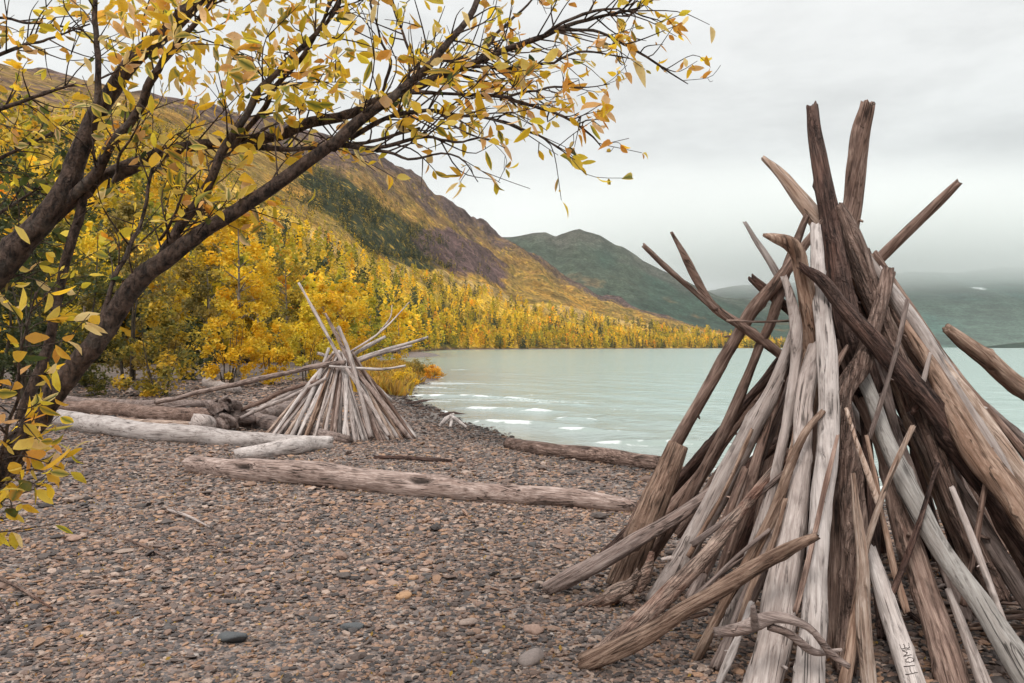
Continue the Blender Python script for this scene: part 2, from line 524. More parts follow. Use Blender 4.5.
def build_gravel():
    sets = [stones(72000, 2.6, 8.5, -46, 50, .0138, .0152, 1.2), stones(64000, 8, 19, -44, 44, .0165, .027, 1.1),
            stones(30000, 18, 42, -38, 6, .030, .055, 1.4),
            stones(2400, 3.0, 14, -46, 50, .026, .038, 1.3)]
    x, y, d, s = [np.concatenate(k) for k in zip(*sets)]
    n = len(x)
    z = ground_z(x, y, d)
    s = s * (1 + .38 * fbm(np.stack([x * .7, y * .7, x * 0 + 4], -1), 25, 3))
    cl = fbm(np.stack([x * 1.3, y * 1.3, x * 0], -1), 21, 3)
    V = np.broadcast_to(ICO_V, (n, 12, 3)) * RNG.uniform(.72, 1.18, (n, 12, 1))
    sc = np.stack([np.ones(n) * RNG.uniform(.9, 1.5, n), RNG.uniform(.65, 1.0, n), RNG.uniform(.2, .52, n)], -1)
    V = V * sc[:, None, :]
    # tilt + spin
    tx = RNG.normal(0, .38, n); th = RNG.uniform(0, 2 * np.pi, n)
    c, s_ = np.cos(tx), np.sin(tx)
    Y_ = V[..., 1] * c[:, None] - V[..., 2] * s_[:, None]; Z_ = V[..., 1] * s_[:, None] + V[..., 2] * c[:, None]
    c, s_ = np.cos(th), np.sin(th)
    X2 = V[..., 0] * c[:, None] - Y_ * s_[:, None]; Y2 = V[..., 0] * s_[:, None] + Y_ * c[:, None]
    V = np.stack([X2, Y2, Z_], -1) * s[:, None, None]
    V += np.stack([x, y, z + s * RNG.uniform(-.05, .45, n)], -1)[:, None, :]
    pick = np.clip((RNG.random(n) * 10 + cl * 2.0), 0, 9.99).astype(int)
    col = STONE_COL[pick] * RNG.uniform(.75, 1.2, (n, 1))
    damp = sstep(.0, .45, fbm(np.stack([x * .33, y * .25, x * 0 + 9], -1), 27, 4))[:, None]
    col = col * np.array([1.0, .955, .92]) * (1 - .30 * damp)
    wet = np.exp(-(np.clip(d + .5 * fbm(np.stack([x * .5, y * .5, x * 0], -1), 19, 3), 0, None) / 1.5) ** 2)[:, None]
    col = col * (1 - .6 * wet)
    Fc = (ICO_F[None] + (np.arange(n) * 12)[:, None, None]).reshape(-1, 3)
    me = mk_mesh('gravel', V.reshape(-1, 3), [Fc], STONE, False, {'col': np.repeat(col, 12, 0)})
    tag(link('gravel', me), 'loose grey and russet shingle covering the beach', 'gravel', kind='stuff')


build_gravel()


def big_stone(px, py, size, col, label, flat=.6, seed=0):
    r = np.random.default_rng(seed)
    d = hit(px, py)
    p = W(px, py, d)
    import bmesh
    bm = bmesh.new(); bmesh.ops.create_icosphere(bm, subdivisions=3, radius=1)
    V = np.array([v.co[:] for v in bm.verts]); Fc = np.array([[v.index for v in f.verts] for f in bm.faces]); bm.free()
    rad = 1 + .32 * fbm(V * 1.1 + seed * 5, seed, 3) + .05 * fbm(V * 4, seed + 3, 2)
    for _ in range(5):                       # a few flat broken faces
        nrm = r.normal(size=3); nrm /= np.linalg.norm(nrm)
        k = V * rad[:, None] @ nrm
        rad = np.where(k > .78, rad * .78 / np.maximum(k, .01), rad)
    V = V * rad[:, None] * np.array([1.25, .9, flat]) * size
    me = mk_mesh('stone', V, [Fc], STONE, True, {'col': np.broadcast_to(np.array(col), (len(V), 3)) * (1 + .12 * fbm(V * 30, 2, 2))[:, None]})
    o = link('stone', me, loc=(p[0], p[1], gz(p[0], p[1]) + size * flat * .45))
    o.rotation_euler = (r.normal(0, .15), r.normal(0, .15), r.uniform(0, 6))
    tag(o, label, 'stone', 'larger stones on the gravel')


big_stone(534, 632, .052, (.36, .24, .19), 'orange pink stone above the smooth brown boulder near the spotted pole', .6, 1)
big_stone(533, 661, .068, (.26, .21, .19), 'largest smooth brown stone on the gravel near the spotted pole', .55, 2)
big_stone(403, 598, .05, (.46, .27, .15), 'orange stone lowest in the little cluster on open gravel', .5, 3)
big_stone(412, 580, .045, (.42, .25, .15), 'pale orange stone topmost in the little cluster on open gravel', .5, 4)
big_stone(393, 585, .04, (.38, .26, .2), 'peach stone beside the orange cluster on open gravel', .5, 5)
big_stone(232, 640, .085, (.095, .1, .105), 'largest dark slate stone on the open gravel', .4, 6)
big_stone(436, 497 + 25, .05, (.42, .31, .26), 'pale pink stone lying before the long cracked log', .6, 7)
big_stone(352, 629, .055, (.12, .125, .13), 'dark grey angular stone on open gravel', .5, 8)
big_stone(468, 624, .06, (.33, .25, .21), 'flat tan stone between the orange cluster and the pole tip', .35, 9)


# ------------------------------------------------------------------ lake
CRESTS = [(466, 397, 95, .4), (505, 409, 65, .4), (500, 423, 100, .38), (578, 418, 26, .3), (577, 430, 30, .3), (672, 445, 95, .4),
          (560, 404, 40, .2), (735, 452, 60, .35), (620, 432, 40, .12), (790, 470, 60, .25), (905, 492, 60, .25), (430, 388, 40, .25)]


def build_lake():
    ang = np.concatenate([np.radians(np.arange(-60, -16.5, 3.)), np.radians(np.arange(-16, 44, .11)), np.radians(np.arange(46, 150, 3.))])
    rad = np.concatenate([np.linspace(2, 7.5, 14), np.geomspace(8, 60, 420), np.geomspace(61, 4350, 150)])
    A, R = np.meshgrid(ang, rad)
    X, Y = np.sin(A) * R, np.cos(A) * R
    D = -shore_d(X, Y)
    P = np.stack([X, Y, X * 0], -1)
    fade = np.exp(-R / 60)
    # direction towards the shore: travel direction of the swell
    ph = (X * .80 + Y * .58)
    z = .022 * np.sin(ph * 2.1 + 2.2 * fbm(P * .12, 5, 2)) + .03 * fbm(np.stack([ph * .8, (X * -.58 + Y * .8) * .25, X * 0], -1), 6, 3)
    z += .012 * fbm(P * 1.6, 7, 2)
    foam = np.zeros_like(X)
    for (px, py, w, h) in CRESTS:
        d = (CAMZ - ZW) * F / (py - HY)
        cx = (px - CX) / F * d
        L = w / F * d * .85
        # crest runs parallel to the picture-wise shoreline
        u = (X - cx) * .93 + (Y - d) * -.35
        v = (X - cx) * .35 + (Y - d) * .93
        v = v + .10 * u * u / L + .25 * fbm(np.stack([u * .7, u * 0 + px, u * 0], -1), 12, 2)
        e = np.exp(-(u / L) ** 4)
        wd = .0095 * d
        L *= 1.0
        z += h * .3 * e * np.exp(-(v / (wd * 1.2)) ** 2)
        br = sstep(-.2, .35, fbm(np.stack([u * 1.6, v * 2.5, u * 0 + py], -1), 14, 3))
        foam = np.maximum(foam, e * np.exp(-((v + wd * .5) / (wd * .9)) ** 2) * (.15 + .85 * br) * min(1, h * 2.5))
    # broken streaks of foam in the shallows
    st = fbm(np.stack([(X * .93 - Y * .35) * .22, (X * .35 + Y * .93) * 1.5, X * 0], -1), 33, 4)
    foam = np.maximum(foam, .42 * sstep(.14, .34, st) * sstep(11, 2, D) * sstep(-.2, .4, D) * (R < 90) * sstep(-.3, .2, fbm(P * .15, 36, 2)))
    # lace at the very edge
    foam = np.maximum(foam, np.exp(-((D - .12 - .15 * fbm(P * .9, 30, 2)) / .1) ** 2) * .7 * sstep(0, .5, fbm(P * .5, 31, 2)) * (R < 70))
    Z = ZW + z * fade * sstep(-.3, .6, D) + 0
    n, m = X.shape
    i = np.arange(n - 1)[:, None] * m; j = np.arange(m - 1)[None]
    q = np.stack([i + j, i + m + j, i + m + j + 1, i + j + 1], -1).reshape(-1, 4)
    keep = ((D > -1.2).ravel()[q]).any(1)
    q = q[keep]
    used, inv = np.unique(q, return_inverse=True)
    v = np.stack([X, Y, Z], -1).reshape(-1, 3)[used]
    q = inv.reshape(-1, 4)
    mt, nt, b, out = new_mat('glacial_water')
    pos = nd(nt, 'ShaderNodeNewGeometry').outputs['Position']
    sh = nd(nt, 'ShaderNodeAttribute', attribute_name='shallow').outputs['Fac']
    col = mix(nt, sh, (.31, .425, .385), (.26, .285, .26))
    fo = nd(nt, 'ShaderNodeAttribute', attribute_name='foam').outputs['Fac']
    fn = noise(nt, pos, 7, 4, .65)
    fm = ramp(nt, math_(nt, 'ADD', fo, math_(nt, 'MULTIPLY', math_(nt, 'SUBTRACT', fn, .5), .7)), [(.24, 0), (.78, 1)])
    col = mix(nt, fm, col, (.84, .86, .86))
    nt.links.new(col, b.inputs['Base Color'])
    rr = nd(nt, 'ShaderNodeMapRange'); rr.inputs[3].default_value = .16; rr.inputs[4].default_value = .7
    nt.links.new(fm, rr.inputs[0]); nt.links.new(rr.outputs[0], b.inputs['Roughness'])
    b.inputs['IOR'].default_value = 1.33
    n1 = noise(nt, mapping(nt, pos, (1.0, .8, 1)), 1.7, 5, .6)
    n2 = noise(nt, mapping(nt, pos, (.25, .18, 1)), .9, 4, .55)
    bump(nt, math_(nt, 'ADD', math_(nt, 'MULTIPLY', n1, .5), math_(nt, 'MULTIPLY', n2, 1.2)), b, .45, .35)
    me = mk_mesh('lake', v, [q], mt, True, {'foam': foam.ravel()[used], 'shallow': np.exp(-np.clip(D, 0, None) / 5).ravel()[used]})
    tag(link('lake', me), 'milky turquoise lake with small foaming waves at the beach', 'lake', kind='structure')


build_lake()


# ------------------------------------------------------------------ hills and mountains
def hill_mat(name, sc, scrub=0.0):
    m, nt, b, out = new_mat(name)
    a = nd(nt, 'ShaderNodeAttribute', attribute_name='col')
    p = nd(nt, 'ShaderNodeNewGeometry').outputs['Position']
    n = noise(nt, p, sc, 7, .68)
    n2 = noise(nt, p, sc * 6, 4, .6)
    col = mix(nt, .75, a.outputs['Color'], ramp(nt, n, [(.34, .3), (.5, .95), (.66, 1.6)]), 'MULTIPLY')
    n3_ = noise(nt, p, sc * 17, 3, .6)
    col = mix(nt, .8, col, ramp(nt, n2, [(.36, .42), (.64, 1.5)]), 'MULTIPLY')
    col = mix(nt, .6, col, ramp(nt, n3_, [(.36, .5), (.64, 1.45)]), 'MULTIPLY')
    if scrub:
        vo = nd(nt, 'ShaderNodeTexVoronoi'); vo.inputs['Scale'].default_value = .16; nt.links.new(p, vo.inputs['Vector'])
        sp_ = nd(nt, 'ShaderNodeSeparateColor'); nt.links.new(vo.outputs['Color'], sp_.inputs[0])
        cc = ramp(nt, sp_.outputs[0], [(0, (.035, .04, .016)), (.3, (.12, .10, .03)), (.55, (.40, .25, .035)), (.8, (.52, .32, .05)), (1, (.16, .09, .04))])
        mk = math_(nt, 'MULTIPLY', ramp(nt, vo.outputs['Distance'], [(.32, 1), (.5, 0)]), ramp(nt, n, [(.46, 0), (.55, scrub)]))
        vg = nd(nt, 'ShaderNodeAttribute', attribute_name='veg').outputs['Fac']
        col = mix(nt, math_(nt, 'MULTIPLY', mk, vg), col, cc)
    nt.links.new(col, b.inputs['Base Color'])
    b.inputs['Roughness'].default_value = .95; b.inputs['Specular IOR Level'].default_value = .1
    bump(nt, math_(nt, 'ADD', n, math_(nt, 'MULTIPLY', n2, .3)), b, .8, 6)
    return m


def grid_q(n, m):
    i = np.arange(n - 1)[:, None] * m; j = np.arange(m - 1)[None]
    return np.stack([i + j, i + j + 1, i + m + j + 1, i + m + j], -1).reshape(-1, 4)


PXK = [-900, 0, 100, 180, 250, 330, 380, 415, 445, 600, 740, 790, 830]
def D0f(p): return np.interp(p, [-900, 0, 150, 250, 330, 380, 415, 445, 600, 740, 790, 830], [60, 60, 64, 76, 105, 150, 270, 530, 790, 1190, 1400, 1620])
def Dbf(p): return np.interp(p, [-900, 0, 200, 340, 440, 520, 600, 740, 790, 830], [210, 240, 310, 420, 760, 920, 1040, 1300, 1460, 1660])
def Drf(p): return np.interp(p, [-900, 0, 200, 350, 440, 520, 600, 740, 790, 830], [480, 520, 720, 960, 1180, 1360, 1420, 1500, 1560, 1720])
def ybf(p): return np.interp(p, [-900, 0, 100, 180, 220, 260, 340, 440, 480, 560, 650, 740, 790, 830], [70, 92, 118, 152, 188, 208, 248, 278, 292, 312, 326, 338, 344.5, 347])
def yrf(p): return np.interp(p, [-900, 0, 100, 190, 250, 300, 350, 390, 440, 490, 520, 560, 600, 650, 700, 740, 790, 830], [-10, 70, 88, 112, 124, 139, 152, 169, 197, 231, 252, 283, 302, 317, 330, 337, 344, 346.8])


def hill_point(px, s):
    """s in 0..1 lower slope, 1..2 upper slope. returns depth, picture height"""
    s1 = np.clip(s, 0, 1); s2 = np.clip(s - 1, 0, 1)
    d0, db, dr = D0f(px), Dbf(px), Drf(px)
    y0 = HY + (CAMZ + .15) * F / d0 * np.where(px > 400, 1, .75)
    d = d0 + (db - d0) * s1 + (dr - db) * s2
    y = y0 + (ybf(px) - y0) * s1 ** .85 + (yrf(px) - ybf(px)) * s2
    y = y + 3.5 * np.sin(np.clip(s2 / .22, 0, 1) * np.pi)
    return d, y


def hill_xyz(px, s):
    d, y = hill_point(px, s)
    x = (px - CX) / F * d
    z = CAMZ + (HY - y) / F * d
    q = np.stack([x, d, z], -1)
    amp = .017 * d * np.clip(s * 3, 0, 1) * np.clip((HY - yrf(px)) / 60, .05, 1)
    z = z + amp * (fbm(q / 90., 40, 4) + .9 * (1 - 2 * np.abs(fbm(q / 130., 45, 5))) * sstep(.9, 1.1, s))
    return np.stack([x, d, z], -1), y


def build_hillside():
    px = np.concatenate([np.linspace(-900, -20, 90), np.linspace(-15, 830, 560)])
    s = np.concatenate([np.linspace(0, 1, 110), np.linspace(1.01, 2, 150)])
    S, PX = np.meshgrid(s, px, indexing='ij')
    v, y = hill_xyz(PX, S)
    # far side of the ridge
    back = v[-1].copy(); back[:, :2] *= 1.25; back[:, 2] *= .45
    q = v / 60.
    n1 = fbm(q, 50, 4); n2 = fbm(q * 2.7, 55, 4); n3 = fbm(v / 14., 58, 3)
    yel = np.array([.58, .36, .04]); org = np.array([.52, .27, .05]); olive = np.array([.12, .105, .03])
    brown = np.array([.135, .085, .062]); purple = np.array([.105, .07, .066]); dark = np.array([.032, .038, .018]); straw = np.array([.42, .28, .11])
    C = np.zeros(v.shape) + yel
    def over(mask, c):
        nonlocal C
        mk = np.clip(mask, 0, 1)[..., None]
        C = C * (1 - mk) + c * mk
    up = np.clip(S - 1, 0, 1)
    over(sstep(-.1, .5, n1), olive)
    over(sstep(.25, .5, n2) * .8, org)
    over(sstep(.75, .98, S) * (S <= 1.02) * sstep(-.4, .2, n2), straw)            # grassy lip of the bench
    over(sstep(.0, .05, up), np.array([.27, .17, .05]))
    over(sstep(.0, .5, n2 + .15) * (up > 0), org * .8)
    over(sstep(.15, .4, n3) * (up > 0) * .7, olive * .7)
    over(sstep(.55, .85, up + .24 * n1), brown)
    over(sstep(150, 60, PX) * (S > .6) * sstep(-.5, .3, n2), brown)
    over(sstep(.66, .92, up + .25 * n1), purple)
    over(sstep(.05, .35, n2) * sstep(.35, .5, up) * .55, np.array([.22, .135, .06]))
    # spruce ground and bare scree fans
    e1 = ((PX - 375) / 85) ** 2 + ((y - (180 + (PX - 300) * .58 + 5)) / 30) ** 2
    over(sstep(1.1, .5, e1 + .7 * n2) * (up > 0), dark)
    e2 = ((PX - 462) / 48) ** 2 + ((y - (262 + (PX - 462) * .28)) / 24) ** 2
    over(sstep(1.1, .75, e2 + .5 * n2) * (up > 0), np.array([.115, .07, .066]))
    over(sstep(.03, .0, S), np.array([.14, .085, .06]))
    C *= (1 + .3 * n3)[..., None]
    V = np.concatenate([v.reshape(-1, 3), back])
    Cc = np.concatenate([C.reshape(-1, 3), C[-1]])
    me = mk_mesh('hillside', V, [grid_q(len(s) + 1, len(px))], hill_mat('hill_cover', .035, .85), True, {'col': np.clip(Cc, .01, .9), 'veg': np.concatenate([(sstep(1.02, .72, up + .2 * n1) * sstep(.85, 1.1, e2 + .4 * n2)).ravel(), np.zeros(len(px))])})
    tag(link('hillside', me), 'steep autumn hillside of yellow woods under a brown ridge', 'hill', kind='structure')


build_hillside()


def mountain(name, label, pxs, yr, dr, dt, base, spots, seed, amp, ybase=None, snow=False):
    px = np.linspace(pxs[0], pxs[-1], 420)
    s = np.linspace(0, 1, 130)
    S, PX = np.meshgrid(s, px, indexing='ij')
    yy = np.interp(PX, pxs, yr)
    d = dt + (dr - dt) * S
    y0 = HY + 3.0 * F / dt
    prof = S ** .9
    y = y0 + (yy - y0) * prof
    x = (PX - CX) / F * d
    z = CAMZ + (HY - y) / F * d
    q = np.stack([x, d, z], -1)
    sc = dr * .11
    rid = 1 - 2 * np.abs(fbm(q * np.array([1, .45, .45]) / sc, seed, 5))
    z = z + amp * d * np.clip(S * 2.2, 0, 1) * (rid * .8 + .5 * fbm(q / sc * 2.1, seed + 4, 4)) * np.clip((HY - yy) / 60, 0, 1)
    n1 = fbm(q / sc * 1.6, seed + 8, 4); n2 = fbm(q / sc * 5, seed + 9, 4)
    C = np.zeros(q.shape) + np.array(base)
    mk = (sstep(.05, .4, n1) * .6)[..., None]; C = C * (1 - mk) + np.array(base) * .45 * mk
    mk = (sstep(.35, .8, rid) * .35)[..., None]; C = C * (1 - mk) + np.array([.085, .085, .055]) * mk
    mk = (sstep(.08, .4, n2 + .3 * n1) * spots * sstep(.75, .25, S))[..., None]; C = C * (1 - mk) + np.array([.24, .135, .055]) * mk
    mk = (sstep(.80, 1.0, S + .2 * n1) * .5)[..., None]; C = C * (1 - mk) + np.array([.11, .095, .08]) * mk
    if snow:
        e = ((PX - 975) / 14) ** 2 + ((y - 291 - (PX - 975) * .15) / 3) ** 2
        mk = (sstep(1, .3, e + 3.0 * np.abs(n2)))[..., None]; C = C * (1 - mk) + np.array([.8, .82, .83]) * mk
    v = np.stack([x, d, z], -1)
    back = v[-1].copy(); back[:, :2] *= 1.2; back[:, 2] = back[:, 2] * .4
    me = mk_mesh(name, np.concatenate([v.reshape(-1, 3), back]), [grid_q(len(s) + 1, len(px))], hill_mat(name + '_cover', 6 / sc), True,
                 {'col': np.clip(np.concatenate([C.reshape(-1, 3), C[-1]]), .005, .9)})
    tag(link(name, me), label, 'mountain', kind='structure')


mountain('mountain', 'dark green mountain beyond the yellow hillside', [380, 460, 515, 545, 556, 580, 600, 650, 700, 740, 800, 860, 910],
         [255, 246, 239, 236, 241, 234, 240, 268, 289, 300, 315, 330, 346], 3300, 2350, (.030, .054, .038), .8, 71, .010)
mountain('misty_mountain', 'misty teal mountain rising into low cloud across the lake', [560, 700, 800, 900, 1000, 1100, 1300, 1700],
         [300, 292, 284, 276, 270, 268, 266, 270], 7600, 4600, (.045, .092, .074), .0, 91, .006, snow=True)
mountain('headland', 'low dark wooded headland at the far end of the lake', [975, 990, 1010, 1050, 1150, 1300, 1500],
         [347.5, 346, 343.5, 340, 332, 325, 330], 1650, 1500, (.03, .048, .036), .0, 95, .001)


# ------------------------------------------------------------------ foliage tools
def leaf_quads(C, size, col, seed=0, up=.3, asp=.55):
    """diamond leaves at centres C (n,3)"""
    r = np.random.default_rng(seed)
    n = len(C)
    size = np.broadcast_to(size, (n,))
    a = r.normal(size=(n, 3)); a[:, 2] *= .7
    a /= np.linalg.norm(a, axis=1)[:, None]
    b = r.normal(size=(n, 3)); b[:, 2] += up
    b = np.cross(a, b); b /= np.linalg.norm(b, axis=1)[:, None] + 1e-9
    V = np.stack([C - a * size[:, None] * .5, C + b * size[:, None] * asp * .5 - a * size[:, None] * .05,
                  C + a * size[:, None] * .5, C - b * size[:, None] * asp * .5 - a * size[:, None] * .05], 1)
    return V.reshape(-1, 3), np.arange(n * 4).reshape(-1, 4), np.repeat(col, 4, 0)


PAL = {
    'gold':   [(.78, .47, .02), (.82, .53, .03), (.70, .40, .02), (.68, .48, .04), (.50, .36, .03)],
    'yellow': [(.80, .56, .03), (.70, .50, .03), (.84, .57, .05), (.55, .44, .03), (.40, .33, .03)],
    'orange': [(.84, .41, .025), (.80, .36, .03), (.74, .44, .05), (.66, .30, .03)],
    'olive':  [(.10, .105, .03), (.15, .135, .03), (.07, .085, .025), (.24, .19, .03), (.33, .25, .04)],
    'lime':   [(.40, .34, .03), (.50, .39, .03), (.28, .26, .03), (.62, .45, .03), (.18, .18, .03)],
    'mixed':  [(.42, .31, .03), (.58, .37, .03), (.19, .17, .04), (.68, .42, .04), (.11, .115, .03)],
    'green':  [(.05, .068, .028), (.075, .09, .032), (.04, .052, .022), (.11, .105, .03)],
    'dun':    [(.30, .22, .05), (.22, .17, .045), (.16, .135, .04), (.42, .28, .05)],
    'spruce': [(.030, .042, .020), (.04, .052, .024), (.05, .055, .022)],
}


def palcol(pal, n, r, var=.18):
    P = np.array(PAL[pal])
    return P[r.integers(0, len(P), n)] * r.uniform(1 - var, 1 + var, (n, 1))


def make_tree(kind, height, halfw, pal, nleaf, leaf, seed, crown_lo=.2, taper=1.0, stems=1, bark=TBARK, blobs=40):
    """returns (trunk mesh, crown mesh) in local coords"""
    r = np.random.default_rng(seed)
    g = Geo()
    H = height
    tips = []
    for st in range(stems):
        a = r.uniform(0, 6.28); sp = 0 if stems == 1 else halfw * .55
        top = np.array([np.cos(a) * sp * r.uniform(.4, 1.3), np.sin(a) * sp * r.uniform(.4, 1.3), H * (.93 if stems == 1 else r.uniform(.55, .95))])
        b0 = np.array([np.cos(a), np.sin(a), 0]) * (0 if stems == 1 else halfw * .12)
        mid = (b0 + top) / 2 + r.normal(0, .03 * H, 3) * np.array([1, 1, 0])
        P = catmull([b0 - [0, 0, .3], (b0 * .6 + mid * .4), mid, top], 14)
        r0 = max(.012 * H, .02) * (1 if stems == 1 else .6)
        g.add(*tube(P, np.linspace(r0 * 1.3, r0 * .12, 14), 7, seed + st, .15))
        nb = max(4, int(18 / stems))
        for k in range(nb):
            t = r.uniform(crown_lo, .92)
            p = P[int(t * 13)]
            ang = r.uniform(0, 6.28)
            env = envelope(p[2] / H, halfw, taper)
            L = env * r.uniform(.5, .95)
            tip = p + np.array([np.cos(ang) * L, np.sin(ang) * L, L * r.uniform(.25, .9)])
            Q = catmull([p, (p + tip) / 2 + [0, 0, .08 * L], tip], 6)
            g.add(*tube(Q, np.linspace(r0 * .35, r0 * .06, 6), 5, seed + k))
            tips.append(tip)
    # clumps
    cen = list(tips)
    while len(cen) < blobs:
        z = r.uniform(crown_lo * .8, 1.0) * H
        e = envelope(z / H, halfw, taper)
        a = r.uniform(0, 6.28); q = np.sqrt(r.random()) * e
        cen.append(np.array([np.cos(a) * q, np.sin(a) * q, z]))
    cen = np.array(cen)
    cr = halfw * r.uniform(.14, .34, len(cen))
    ccol = palcol(pal, len(cen), r, .25)
    w = r.random(len(cen)) + .3; w /= w.sum()
    idx = r.choice(len(cen), nleaf, p=w)
    off = r.normal(size=(nleaf, 3)); off /= np.linalg.norm(off, axis=1)[:, None]
    off *= (r.random(nleaf) ** .45)[:, None] * cr[idx][:, None] * np.array([1, 1, .85])
    C = cen[idx] + off
    C[:, 2] = np.maximum(C[:, 2], .04)
    col = .6 * ccol[idx] + .4 * palcol(pal, nleaf, r, .3)
    v, q, c = leaf_quads(C, leaf * r.uniform(.6, 1.3, nleaf), col, seed)
    tm = g.mesh('trunk', bark)
    cm = mk_mesh('crown', v, [q], NEEDLE, False, {'col': c})
    return tm, cm


def envelope(t, w, taper):
    t = min(max(t, 0), 1)
    return w * (max(0.06, math.sin(math.pi * min(1, .12 + t * .88) ** taper) ** .75))


def spruce_mesh(height, halfw, n, seed, pal='spruce'):
    r = np.random.default_rng(seed)
    g = Geo(); g.add(*tube(catmull([(0, 0, -.3), (0, 0, height)], 6), np.linspace(.014 * height, .01, 6), 6))
    z = (1 - np.sqrt(r.random(n))) * height * .93 + .05 * height
    layer = np.round(z / (height / 13)) * (height / 13)
    z = .5 * z + .5 * layer
    rad = halfw * (1 - z / height) * r.uniform(.25, 1.08, n)
    a = r.uniform(0, 6.28, n)
    C = np.stack([np.cos(a) * rad, np.sin(a) * rad, z - rad * .25], -1)
    v, q, c = leaf_quads(C, height * .07 * r.uniform(.6, 1.4, n), palcol(pal, n, r, .3), seed, asp=.5)
    return g.mesh('trunk', DBARK), mk_mesh('crown', v, [q], NEEDLE, False, {'col': c})


def place_tree(name, label, cat, x, y, meshes, group=None, rot=0., sc=1., z=None):
    e = bpy.data.objects.new(name, None); COL.objects.link(e)
    e.location = (x, y, gz(x, y) if z is None else z); e.rotation_euler = (0, 0, rot); e.scale = (sc, sc, sc)
    e.empty_display_size = .3
    tag(e, label, cat, group)
    link('trunk', meshes[0], e); link('crown', meshes[1], e)
    return e


def at(px, d): return (px - CX) / F * d, d


# near trees and bushes, one by one: name, label, category, px, depth, height, half width, palette, leaves, leaf size, crown_lo, taper, stems
NEAR = [
    ('cottonwood_tree', 'tall golden cottonwood with pale trunk, tallest above the beach bushes', 'tree', 238, 42, 9.2, 1.9, 'gold', 5200, .22, .18, 1.0, 1, TBARK),
    ('cottonwood_tree', 'golden olive cottonwood just behind the tall pale trunked one', 'tree', 205, 46, 8.6, 2.1, 'dun', 4200, .24, .15, 1.0, 1, TBARK),
    ('willow_bush', 'golden bush with many dark upright stems at the beach edge', 'bush', 228, 31, 3.5, 1.15, 'gold', 3200, .15, .2, .8, 7, DBARK),
    ('willow_bush', 'slim golden bush beside the dark stemmed bush at beach edge', 'bush', 268, 33, 3.1, .95, 'gold', 2300, .16, .1, .9, 5, DBARK),
    ('willow_bush', 'bright yellow rounded bush behind the small stick shelter', 'bush', 306, 38, 3.7, 1.5, 'yellow', 3400, .17, .05, .8, 5, DBARK),
    ('birch_tree', 'orange yellow birch right behind the small stick shelter top', 'tree', 345, 62, 6.6, 2.5, 'gold', 3800, .26, .1, .8, 1, TBARK),
    ('birch_tree', 'tall olive gold birch between cottonwood and orange birch', 'tree', 285, 66, 9.5, 2.3, 'mixed', 3600, .28, .12, 1.0, 1, TBARK),
    ('willow_bush', 'yellow green leafy bush beside the leaning willow trunk', 'bush', 160, 25, 3.0, 1.2, 'mixed', 3000, .15, .05, .8, 5, DBARK),
    ('willow_bush', 'small olive bush at the foot of the leaning willow trunk', 'bush', 95, 26, 1.0, .55, 'olive', 900, .1, .05, .8, 5, DBARK),
    ('alder_tree', 'broad olive green alder behind the leaning willow', 'tree', 62, 31, 8.4, 2.5, 'olive', 7000, .2, .05, .8, 4, DBARK),
    ('alder_tree', 'olive brown alder between the lime bush and the leaning willow', 'tree', 128, 36, 8.2, 2.3, 'dun', 5200, .2, .05, .8, 4, DBARK),
    ('alder_tree', 'dark green alder at the outer edge of the beach wood', 'tree', -2, 27, 8.2, 2.2, 'green', 6000, .18, .03, .8, 4, DBARK),
    ('alder_tree', 'green alder beyond the edge of the photo behind the willow', 'tree', -80, 29, 8.4, 2.6, 'olive', 4000, .2, .05, .8, 4, DBARK),
    ('alder_tree', 'tall green alder nearest the willow between two olive alders', 'tree', 28, 24, 6.4, 1.7, 'green', 5200, .15, .03, .8, 4, DBARK),
    ('willow_bush', 'dark green bush in the gap beside the golden stemmed bush', 'bush', 190, 38, 2.6, 1.1, 'green', 1900, .17, .03, .8, 5, DBARK),
    ('willow_bush', 'low dark green bush beneath the broad alder', 'bush', 45, 25, 2.2, 1.2, 'green', 2200, .14, .03, .8, 5, DBARK),
    ('birch_tree', 'yellow birch at the lake edge beyond the orange grass', 'tree', 398, 120, 8.0, 2.6, 'gold', 2200, .4, .08, .8, 1, TBARK),
    ('birch_tree', 'lime green birch beside the orange birch', 'tree', 372, 88, 7.0, 2.4, 'lime', 2200, .34, .08, .8, 1, TBARK),
    ('birch_tree', 'amber birch half hidden behind the shelter poles', 'tree', 322, 74, 7.4, 2.2, 'gold', 2600, .3, .08, .9, 1, TBARK),
    ('birch_tree', 'tawny birch behind the cottonwood crown', 'tree', 258, 74, 9.4, 2.6, 'dun', 2800, .3, .1, .9, 1, TBARK),
    ('birch_tree', 'yellow birch seen between alder and cottonwood', 'tree', 172, 58, 8.8, 2.4, 'mixed', 3200, .26, .1, .9, 1, TBARK),
    ('birch_tree', 'pale gold birch high behind the alders', 'tree', 90, 60, 9.5, 2.6, 'yellow', 3000, .28, .12, .9, 1, TBARK),
]
for k, (nm, lb, ct, px, d, h, w, pal, nl, ls, lo, tp, st, bk) in enumerate(NEAR):
    x, y = at(px, d)
    place_tree(nm, lb, ct, x, y, make_tree(nm, h, w, pal, nl, ls, 100 + k, lo, tp, st, bk, 46), rot=k * 1.3)


